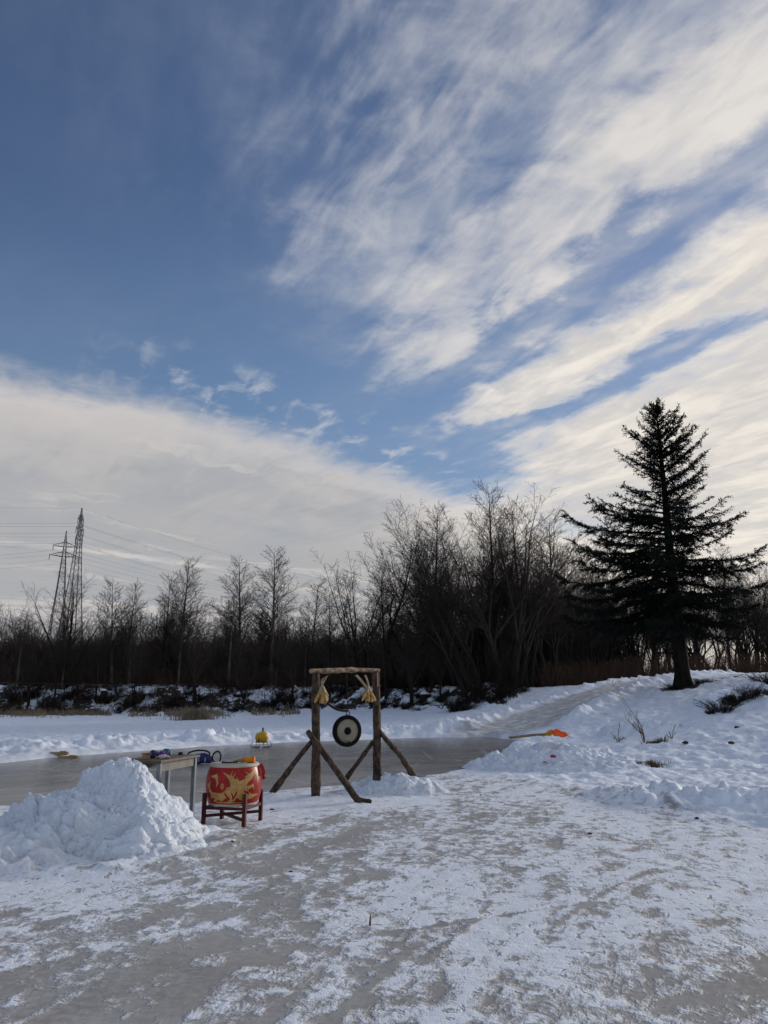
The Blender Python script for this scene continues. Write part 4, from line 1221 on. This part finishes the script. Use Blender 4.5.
    C = np.array([c[:] for c in tuft_c]); D = np.array([d[:] for d in tuft_d]); L = np.array(tuft_l)[:, None]; Wd = np.array(tuft_w)[:, None]
    rv = nr.normal(size=D.shape); S = np.cross(D, rv); S /= np.linalg.norm(S, axis=1, keepdims=True) + 1e-9
    V = np.stack([C - S * Wd * .35, C + D * L * .45 - S * Wd * .5, C + D * L, C + D * L * .45 + S * Wd * .5], 1).reshape(-1, 3)
    Q = np.arange(len(V)).reshape(-1, 4)
    link_mesh('needles', V, Q, M_NEEDLE, t, smooth=False)
    print('needles', len(Q))
spruce()

# ================================================================== SHRUBS, WEEDS, GRASS
M_SHRUB = mat('dark_shrub', (.028, .022, .018), (.016, .013, .011), 3, .9, spec=.05)
M_STRAW = mat('dry_straw', (.25, .20, .135), (.16, .125, .085), 3, .9, spec=.1)
def shrub_proto(seed, n, h, spread, m, label, cat='shrub'):
    rng = np.random.default_rng(seed); T = Tubes()
    for k in range(n):
        a = rng.uniform(0, 2 * PI); r0 = rng.uniform(0, .35) * spread; H = h * rng.uniform(.4, 1.05); tl = rng.uniform(.1, 1.1) * spread
        p0 = np.array([math.cos(a) * r0, math.sin(a) * r0, -.1]); p1 = p0 + np.array([math.cos(a) * tl * .35, math.sin(a) * tl * .35, H * .55]); p2 = p0 + np.array([math.cos(a) * tl, math.sin(a) * tl, H])
        T.add([p0, p1, p2], [.014, .010, .005], 3)
        for q in range(8):
            t = rng.uniform(.2, 1); b = p0 + (p1 - p0) * min(1, 2 * t) + (p2 - p1) * max(0, 2 * t - 1)
            dv = np.array([rng.normal(), rng.normal(), rng.uniform(-.3, 1.2)]); dv /= np.linalg.norm(dv); L = h * rng.uniform(.12, .34)
            T.add([b, b + dv * L], [.008, .003], 3)
    o = T.build('shrub', m); return tag(o, label, cat)
sh = [shrub_proto(201, 70, 1.3, 1.0, M_SHRUB, 'x'), shrub_proto(202, 90, .9, 1.25, M_SHRUB, 'x'), shrub_proto(203, 45, 1.7, .9, M_SHRUB, 'x'), shrub_proto(204, 110, .6, 1.0, M_SHRUB, 'x')]
used = set()
def put_shrub(k, x, y, s, rz, label, group=None, dz_=0):
    o = sh[k]
    if k in used: o = o.copy(); col.objects.link(o)
    used.add(k)
    o.location = (x, y, tz(x, y) + dz_); o.rotation_euler = (0, 0, rz); o.scale = (s, s, s)
    o['label'] = label
    if group: o['group'] = group
    elif 'group' in o: del o['group']
    return o
for (px, py, d, k, s, lab) in [(722, 714, 25.6, 1, .55, 'dark low shrub poking from the slope, left one of the dark clumps'),
                               (738, 712, 26.2, 3, .5, 'small dark shrub in the middle of the slope clumps'),
                               (755, 711, 26.4, 1, .55, 'dark shrub beside the frame edge in the slope clumps'),
                               (768, 702, 28.3, 1, .6, 'highest dark shrub on the slope at the picture edge'),
                               (674, 686, 32.4, 3, .45, 'dark twiggy shrub at the foot of the spruce trunk'),
                               (700, 684, 32.8, 3, .4, 'small dark shrub close beyond the spruce trunk')]:
    X, Y, Z = ray(px, py); put_shrub(k, X * d / Y, d, s, px, lab)
gb = 'dark shrubs on the far river bank'; lb = 'dark leafless shrub growing out of the snowy far bank'
for k in range(120):
    px = -15 + k * 4.6 + rnd.uniform(-8, 8)
    for tr_ in range(1):
        d = 62; x = (px - 384) / 793 * d
        y = float(bank_line(np.array([x]))[0]) + rnd.uniform(-.5, 7); x = (px - 384) / 793 * y
        if px > 500 and y < 47: continue
        put_shrub(rnd.randrange(4), x, y, rnd.uniform(.35, 1.1), rnd.uniform(0, 6.28), lb, gb, -.1)
# stump and boulder on the bank
def stump(px, d, h, r, label, seed, cap=True):
    X, Y, Z = ray(px, 695); x = X * d / Y; z = tz(x, d)
    t = thing('tree_stump', label, 'stump', (x, d, z - .1))
    bm_obj('trunk', log_tube([(0, 0, 0), (.03, 0, h)], (r, r * .85), seed, sub=12, knots=.2), M_TBARK, t, True)
    if cap:
        bm = bmesh.new(); lathe(bm, [(0, h + .16), (r * .5, h + .14), (r * .92, h + .06), (r * .95, h - .01), (0, h - .01)], 20); bm_obj('snow_cap', bm, M_SNOW, t, True)
stump(103, 63.5, .95, .28, 'broad stump with a thick snow cap on the far bank', 31)
stump(425, 52.5, .55, .32, 'short dark stump on the bank right of the gong frame', 32)
# dry grass
def grass(name, pts, h, m, seed, width=.012, lean=.35):
    rng = np.random.default_rng(seed); n = len(pts)
    z = terrain(pts[:, 0], pts[:, 1])
    H = h * rng.uniform(.25, 1.1, n) * (.35 + 1.1 * fbm(pts[:, 0] * 2.2, pts[:, 1] * 2.2, 3, seed)); a = rng.uniform(0, 2 * PI, n); l = np.abs(rng.normal(0, lean, n)) * H
    w = width * rng.uniform(.6, 1.3, n); b = rng.uniform(0, PI, n)
    base = np.stack([pts[:, 0], pts[:, 1], z - .02], 1)
    S = np.stack([np.cos(b), np.sin(b), 0 * b], 1) * w[:, None]
    mid = base + np.stack([np.cos(a) * l * .3, np.sin(a) * l * .3, H * .6], 1); tip = base + np.stack([np.cos(a) * l, np.sin(a) * l, H], 1)
    V = np.stack([base - S, base + S, mid + S * .7, mid - S * .7, tip], 1).reshape(-1, 3)
    i = np.arange(n)[:, None] * 5
    Q = i + np.array([[0, 1, 2, 3]]); Tt = i + np.array([[3, 2, 4]])
    return link_mesh(name, V, [Q, Tt], m, smooth=False)
rg = np.random.default_rng(44)
px = rg.uniform(-20, 300, 9000); yy = np.zeros_like(px); x = (px - 384) / 795 * 60
off = -np.abs(rg.normal(0, 2.6, 9000)) + .8; clump = fbm(px * .05, off * .3, 3, 77); keep = clump > np.interp(px, [0, 140, 170, 230, 300], [.40, .52, .45, .47, .56])
y_ = bank_line(x) + off; x = (px - 384) / 795 * y_
o = grass('dry_grass', np.stack([x[keep], y_[keep]], 1), .55, M_STRAW, 3, .02); o['kind'] = 'stuff'; tag(o, 'straw coloured dry grass along the foot of the far bank', 'dry grass')
def tuft(name, label, cx, cy, n, rx, ry, h, m, seed, width=.01, lean=.5, cat='grass tuft'):
    r = np.random.default_rng(seed); a = r.uniform(0, 2 * PI, n); q = np.abs(r.normal(0, .55, n))
    o = grass(name, np.stack([cx + np.cos(a) * q * rx, cy + np.sin(a) * q * ry], 1), h, m, seed, width, lean); return tag(o, label, cat)
c = at(202, 720, 52); tuft('dry_reeds', 'brown clump of dry reeds at the snow edge behind the drum', c.x, 50.5, 1100, 1.5, .9, 1.0, M_STRAW, 8, .012, .35, 'reeds')
M_WEED = mat('weed_straw', (.17, .125, .075), (.10, .07, .045), 4, .9, spec=.1)
c = gnd(650, 765, .06); tuft('grass_tuft', 'flattened dry grass tuft on the trodden snow, nearer of two', c.x, c.y, 520, .38, .2, .24, M_WEED, 9, .008, .8)
c = at(657, 745, 22.0); tuft('grass_tuft', 'small dry grass tuft beside the tall weed, farther of two', c.x, c.y, 380, .3, .16, .26, M_WEED, 10, .008, .8)
def weed(label, px, py, d, h, seed, lean, k=7):
    rng = random.Random(seed); X, Y, Z = ray(px, py); x = X * d / Y; z = tz(x, d)
    T = Tubes()
    for j in range(k):
        H = h * (1 if j == 0 else rng.uniform(.15, .45)); lx = lean * H + rng.uniform(-.12, .12) * (j > 0) * 2; p = [(0, 0, -.25), (lx * .2, 0, H * .35), (lx * .6, .02, H * .7), (lx, .03, H)]
        T.add(p, [.010, .008, .006, .003], 4)
        for q in range(14 if j == 0 else 5):
            t = rng.uniform(.35, 1); b = Vector((lx * t * .95, .02, H * t)); L = h * rng.uniform(.04, .12)
            T.add([tuple(b), (b.x + rng.uniform(-1, .6) * L, b.y + rng.uniform(-1, 1) * L * .5, b.z + L)], [.005, .003], 3)
    o = T.build('weed_stalk', M_WEED, loc=(x, d, z)); return tag(o, label, 'weed')
weed('tall leaning dry weed stalk standing in the snow slope', 645, 740, 22.3, 1.75, 3, -.52, 9)
weed('short dry weed sprig in the snow left of the tall weed', 618, 742, 23.0, .55, 4, .2, 8)
weed('thin dark twig sprout on the slope right of the tall weed', 672, 742, 22.5, .4, 6, .4, 6)
weed('tiny upright twig frozen into the ice of the yard', 370, 938, 5.95, .065, 7, .05, 1)
# little dark debris on the snow
M_DEB = mat('dark_debris', (.03, .024, .02), None, 20, .8)
M_DEBR = mat('red_debris', (.12, .02, .015), None, 20, .8)
for i, (px, py, s, m, lab) in enumerate([(291, 871, .03, M_DEBR, 'reddish brown clod lying on bare ice in front of the drum'), (590, 833, .045, M_DEBR, 'dark red scrap lying alone on the packed yard snow'),
        (232, 845, .035, M_DEB, 'dark clod on the snow in front of the drum stand'), (272, 809, .05, M_DEB, 'dark lump on the snow between drum and nearer gong post'),
        (481, 794, .03, M_DEB, 'small dark clod on the icy yard below the flag mound'), (696, 809, .05, M_DEB, 'dark stone on the ploughed snow ridge'),
        (733, 758, .13, M_DEB, 'dark bark chunk on the open snow slope'), (686, 752, .13, M_DEB, 'bluish dark stone half buried near the grass tufts'), (738, 737, .12, M_DEB, 'dark clod below the slope shrubs')]):
    d_ = gnd(px, py, .03 if px < 600 else .15)
    if py < 760: d_ = at(px, py, {733: 20.3, 686: 21.0, 738: 22.8}[px])
    crumple('clod', lab, 'debris', (d_.x, d_.y, tz(d_.x, d_.y) - .005), (s * .6, s * .5, s * .32), m, 60 + i)

# ================================================================== POWER LINE TOWERS
M_LATT = mat('galvanised_lattice', (.085, .09, .10), None, 2, .6, metal=.2)
M_WIRE = mat('power_wire', (.10, .10, .11), None, 2, .6)
def pylon(label, px, py_top, d, bw, arms, rz, seed):
    tp_ = at(px, py_top, d); zb = tz(tp_.x, d); H = tp_.z - zb
    t = thing('lattice_tower', label, 'lattice tower', (tp_.x, d, zb), rz)
    def half(h): return float(np.interp(h / H, [0, .55, .78, .93, 1], [bw / 2, bw * .20, bw * .10, bw * .045, .08]))
    cs = [(-1, -1), (1, -1), (1, 1), (-1, 1)]
    for sx, sy in cs:
        T = Tubes(); hs = [H * q for q in (0, .3, .55, .78, .93, 1)]
        T.add([(sx * half(h), sy * half(h), h) for h in hs], [.16, .14, .12, .10, .08, .07], 4); T.build('leg', M_LATT, t)
    T = Tubes(); h = 0; k = 0
    while h < H * .95:
        h2 = min(h + max(half(h) * 1.7, 1.1), H * .97); w0, w1 = half(h), half(h2)
        for i in range(4):
            a, b = cs[i], cs[(i + 1) % 4]
            T.add([(a[0] * w0, a[1] * w0, h), (b[0] * w1, b[1] * w1, h2)], [.04, .04], 3)
            if k % 3 == 0: T.add([(b[0] * w0, b[1] * w0, h), (a[0] * w1, a[1] * w1, h2)], [.05, .05], 3)
            T.add([(a[0] * w1, a[1] * w1, h2), (b[0] * w1, b[1] * w1, h2)], [.05, .05], 3)
        h = h2; k += 1
    T.build('bracing', M_LATT, t)
    tips = []
    for (frac, L) in arms:
        T = Tubes(); h = H * frac; w = half(h)
        for s in (-1, 1):
            for sy in (-1, 1):
                T.add([(s * w, sy * w, h), (s * L, 0, h + .3)], [.09, .06], 4); T.add([(s * w, sy * w, h + 1.5), (s * L, 0, h + .35)], [.08, .06], 4)
                for q in (.3, .6):
                    T.add([(s * (w + (L - w) * q), sy * w * (1 - q), h + .1), (s * (w + (L - w) * (q - .2)), sy * w * (1 - q), h + 1.4 * (1 - q))], [.05, .05], 3)
            T.add([(s * L, 0, h + .3), (s * L, 0, h - 1.3)], [.10, .10], 5)
            tips.append(t.matrix_basis @ Vector((s * L, 0, h - 1.3)))
        T.build('crossarm', M_LATT, t)
    tips = [Matrix.Translation(t.location) @ Matrix.Rotation(rz, 4, 'Z') @ Vector(((-1 if i % 2 == 0 else 1) * arms[i // 2][1], 0, H * arms[i // 2][0] - 1.3)) for i in range(2 * len(arms))]
    return t, tips, Matrix.Translation(t.location) @ Vector((0, 0, H))
t1, tips1, top1 = pylon('taller tapering lattice power tower above the left woods', 82, 508, 200, 5.6, [(.79, 2.2), (.855, 2.4), (.92, 1.8)], R(89), 1)
t2, tips2, top2 = pylon('shorter lattice power tower with long crossarms beside the taller one', 66.5, 531, 236, 5.6, [(.80, 4.2), (.875, 3.4)], R(30), 2)
def wire(label, p0, p1, sag, r, group):
    n = 26; T = Tubes()
    T.add([tuple(Vector(p0).lerp(Vector(p1), t) - Vector((0, 0, sag * 4 * t * (1 - t)))) for t in np.linspace(0, 1, n)], [r] * n, 4)
    o = T.build('power_line', M_WIRE); tag(o, label, 'power line', group)
gw = 'power lines strung from the lattice towers'
for i, p in enumerate(tips1 + [top1]):
    q = p + Vector((-75 + 3, 6, 2.0)) ; wire('thin power line running left from the taller tower', p, p + Vector((-90, -14, 1.5)), 1.5, .018, gw + ' (left)')
    wire('thin power line sagging right from the taller tower', p, p + Vector((150, 190, -3)), 7.5, .018, gw + ' (right)')
for i, p in enumerate(tips2):
    wire('faint power line running left from the shorter tower', p, p + Vector((-100, 10, -1)), 2, .018, gw + ' (far left)')
    wire('faint power line passing behind the bare trees from the shorter tower', p, p + Vector((170, 120, -4)), 9, .018, gw + ' (far right)')
# low wire in front of the woods
T = Tubes(); pA, pB = at(-30, 682, 66), at(262, 684, 66)
T.add([tuple(pA.lerp(pB, t) - Vector((0, 0, .12 * 4 * t * (1 - t)))) for t in np.linspace(0, 1, 24)], [.016] * 24, 4)
o = T.build('cable', mat('pale_cable', (.16, .15, .14), None, 2, .6)); tag(o, 'thin pale cable strung low across the front of the woods', 'cable')

# ================================================================== CAMERA, WORLD, SUN
cam = bpy.data.cameras.new('camera'); co = bpy.data.objects.new('camera', cam); col.objects.link(co)
cam.sensor_fit = 'AUTO'; cam.sensor_width = 36; cam.lens = F / 1024 * 36
cam.clip_start = .05; cam.clip_end = 20000
co.location = (0, 0, CAM_H); co.rotation_euler = (R(90) + PITCH, 0, 0)
scene.camera = co

SUN_AZ, SUN_EL = 52.0, 13.0
sd = Vector((math.sin(R(SUN_AZ)) * math.cos(R(SUN_EL)), math.cos(R(SUN_AZ)) * math.cos(R(SUN_EL)), math.sin(R(SUN_EL))))
L = bpy.data.lights.new('sun', 'SUN'); L.energy = 2.55; L.angle = R(14); L.color = (1, .95, .89)
lo = bpy.data.objects.new('sun', L); col.objects.link(lo); lo.location = (20, 20, 30)
lo.rotation_euler = (-sd).to_track_quat('-Z', 'Y').to_euler()

def build_world():
    w = bpy.data.worlds.new('World'); scene.world = w; w.use_nodes = True
    N = NT(w.node_tree); bgn = w.node_tree.nodes['Background']
    sky = N.node('ShaderNodeTexSky', sky_type='NISHITA'); sky.sun_disc = False
    sky.sun_elevation = R(SUN_EL); sky.sun_rotation = R(SUN_AZ)
    sky.air_density = 1.0; sky.dust_density = .6; sky.ozone_density = 3.0
    tc = N.node('ShaderNodeTexCoord'); D = E(N, tc.outputs['Generated'])
    x, y, z = N.sep(D)
    sdot = (x * sd.x + y * sd.y + z * sd.z)
    glow = N.smooth(sdot, .55, 1.0)
    near_ = N.smooth(sdot, .30, .92)
    zc = z.max(.03)
    u, v = x / zc, y / zc
    w_ = u * .88 + v * .47; a = v * .88 - u * .47          # across / along the cirrus streets
    wv = N.noise(N.vec(w_ * 1.0, a * .6, 0.0), 1.1, 4, .55)
    wv2 = N.noise(N.vec(w_ * 1.0, a * .8, 4.0), 3.0, 6, .62)
    wr = w_ + (wv - .5) * .5 + (wv2 - .5) * .42
    ar = a + (N.noise(N.vec(w_, a, 9.0), 1.8, 6, .62) - .5) * 1.1
    def gate(q, a0, a1, b0, b1): return N.smooth(q, a0, a1) * N.smooth(q, b0, b1, 1.0, 0.0)
    edge = wr - (ar - .9) * .36 + .045
    lim = 1.72 + (w_ - .6).max(0.0) * .70
    fade = N.smooth(ar - lim, -.42, .22, 1.0, 0.0).max(N.smooth(wr, 1.95, 2.5))
    inner = N.smooth(edge, .18, .62)
    prof = .60 - gate(wr, .62, .74, .82, .96) * .34 + gate(wr, .86, 1.0, 1.08, 1.2) * .26 - gate(wr, 1.14, 1.22, 1.28, 1.40) * .42 \
        + gate(wr, 1.36, 1.48, 1.60, 1.74) * .40 - gate(wr, 1.66, 1.74, 1.80, 1.90) * .34 + N.smooth(wr, 1.84, 2.05) * .42
    cov = inner * fade * prof
    st = N.noise(N.vec(w_ * 3.2, a * .95, 1.0), 1.35, 8, .57, .55)
    rip = N.noise(N.vec(w_ * 2.0, a * 1.6, 2.0), 3.0, 8, .58, .5)
    fil = N.noise(N.vec(w_ * 5.0 - a * .8, a * 1.5 + w_ * 1.2, 5.0), 2.0, 7, .55, .7)
    stf = N.noise(N.vec(w_ * 1.15, a * .42, 1.5), 1.15, 8, .58, .5)
    ff = N.smooth(w_, 1.35, 2.3)
    st = st * (1.0 - ff) + stf * ff
    rip = rip * (1.0 - ff * .6) + N.noise(N.vec(w_ * .9, a * .6, 2.7), 1.8, 8, .6, .4) * (ff * .6)
    tex = st * .45 + rip * .30 + fil * .25
    dens = N.smooth(cov * (.86 + near_ * .30) + (tex - .5) * 4.1 * N.smooth(cov, .01, .34), .02, 1.26) * (.80 + .2 * N.smooth(wr, 1.25, 1.45))
    veil = N.smooth(N.noise(N.vec(w_, a * .6, 6.0), 1.1, 8, .6, .5), .44, .75) * .20 * N.smooth(z, .1, .4)
    veil = veil + N.smooth(edge, -.35, .3) * fade * N.smooth(tex, .40, .62) * .16
    # the low cloud sheet
    lb = ar * .40 + a * .60 - (w_ - .6).max(0.0) * .42 + (rip - .5) * .30 + (fil - .5) * .16
    low = N.smooth(lb, 2.40, 2.86)
    lowt = N.noise(N.vec(w_ * 1.1, a * .30, 3.0), 1.7, 8, .62, .5)
    lows = N.noise(N.vec(w_ * .22 + 2.0, lb.max(.1).pow(.5) * 4.2, 11.0), 1.5, 7, .6, .45)
    lowr = N.noise(N.vec(w_ * 2.6 + a * .3, a * .8, 8.0), 1.5, 7, .6, .4)
    lowd = (low * (lowt * .5 + .72)).clamp()
    # wisps ahead of the sheet
    wsp = N.smooth(w_, .1, .7) * gate(lb, 2.05, 2.33, 2.5, 2.8) * N.smooth(rip * .55 + fil * .45, .49, .66) * .75
    # colours (as radiance, Background strength 0.1)
    skyc = N.cmul(N.cscale(sky.outputs[0], SKY_K), (SKY_T[0], SKY_T[1], SKY_T[2]))
    skyc = N.mix(N.smooth(z, .60, .16) * .55, skyc, (1.75, 3.05, 4.75))
    cl = N.mix(near_, (4.0, 4.4, 5.3), (8.5, 8.0, 7.4))
    cl = N.mix(glow * .8, cl, (9.2, 8.6, 7.7))
    shade = N.smooth(tex, .40, .60)
    cl = N.mix((1.0 - shade) * .75 * N.smooth(dens, .35, 1.0), cl, N.mix(near_, (3.6, 3.9, 4.8), (5.6, 5.3, 5.1)))
    sheet = N.mix(N.smooth(lb, 2.45, 3.3), (6.4, 6.1, 6.0), (4.3, 4.3, 4.4))
    sheet = N.mix(N.smooth(lows, .50, .64) * .8, sheet, (6.6, 6.2, 5.95))
    sheet = N.mix(N.smooth(lows, .47, .34) * .75, sheet, (4.0, 4.05, 4.35))
    sheet = N.mix(N.smooth(lowt * .6 + lowr * .4, .40, .60) * .5 * N.smooth(lb, 5.0, 3.0), sheet, (5.9, 5.6, 5.45))
    sheet = N.mix(N.smooth(lowr, .46, .34) * .35, sheet, (3.7, 3.8, 4.1))
    sheet = N.mix(N.smooth(sdot, .58, .93) * .88, sheet, (9.5, 8.75, 7.7))
    c = N.mix(veil, skyc, (3.0, 3.5, 4.7))
    hal = inner * fade * N.smooth(tex, .34, .62) * .48
    c = N.mix(hal.clamp(), c, (3.9, 4.35, 5.2))
    c = N.mix(dens, c, cl)
    c = N.mix(wsp, c, (5.4, 5.6, 6.1))
    c = N.mix(lowd, c, sheet)
    bk_ = N.smooth(y, .15, -.5) * N.smooth(N.noise(N.vec(u * .6, v * .6, 14.0), 1.2, 5, .6), .30, .62)  # bright veil added to unseen sky behind the camera, lifts camera-facing surfaces
    c = N.mix(bk_ * .8, c, (6.7, 7.4, 8.7))
    # paler haze at the horizon, and a darker half below it
    c = N.mix(N.smooth(z, .16, .0) * .6, c, N.mix(near_, (3.6, 3.7, 3.9), (6.8, 6.3, 5.6)))
    c = N.mix(N.smooth(z, .0, -.06), c, (1.6, 1.6, 1.7))
    N.put(bgn.inputs['Color'], c); bgn.inputs['Strength'].default_value = .1
SKY_K = 1.0; SKY_T = (1.17, 1.06, 1.13)
build_world()

scene.view_settings.view_transform = 'Standard'; scene.view_settings.look = 'None'
scene.view_settings.exposure = 0; scene.view_settings.gamma = 1
scene.render.engine = 'CYCLES'
scene.cycles.use_denoising = True
scene.cycles.max_bounces = 6
scene.cycles.caustics_reflective = False; scene.cycles.caustics_refractive = False
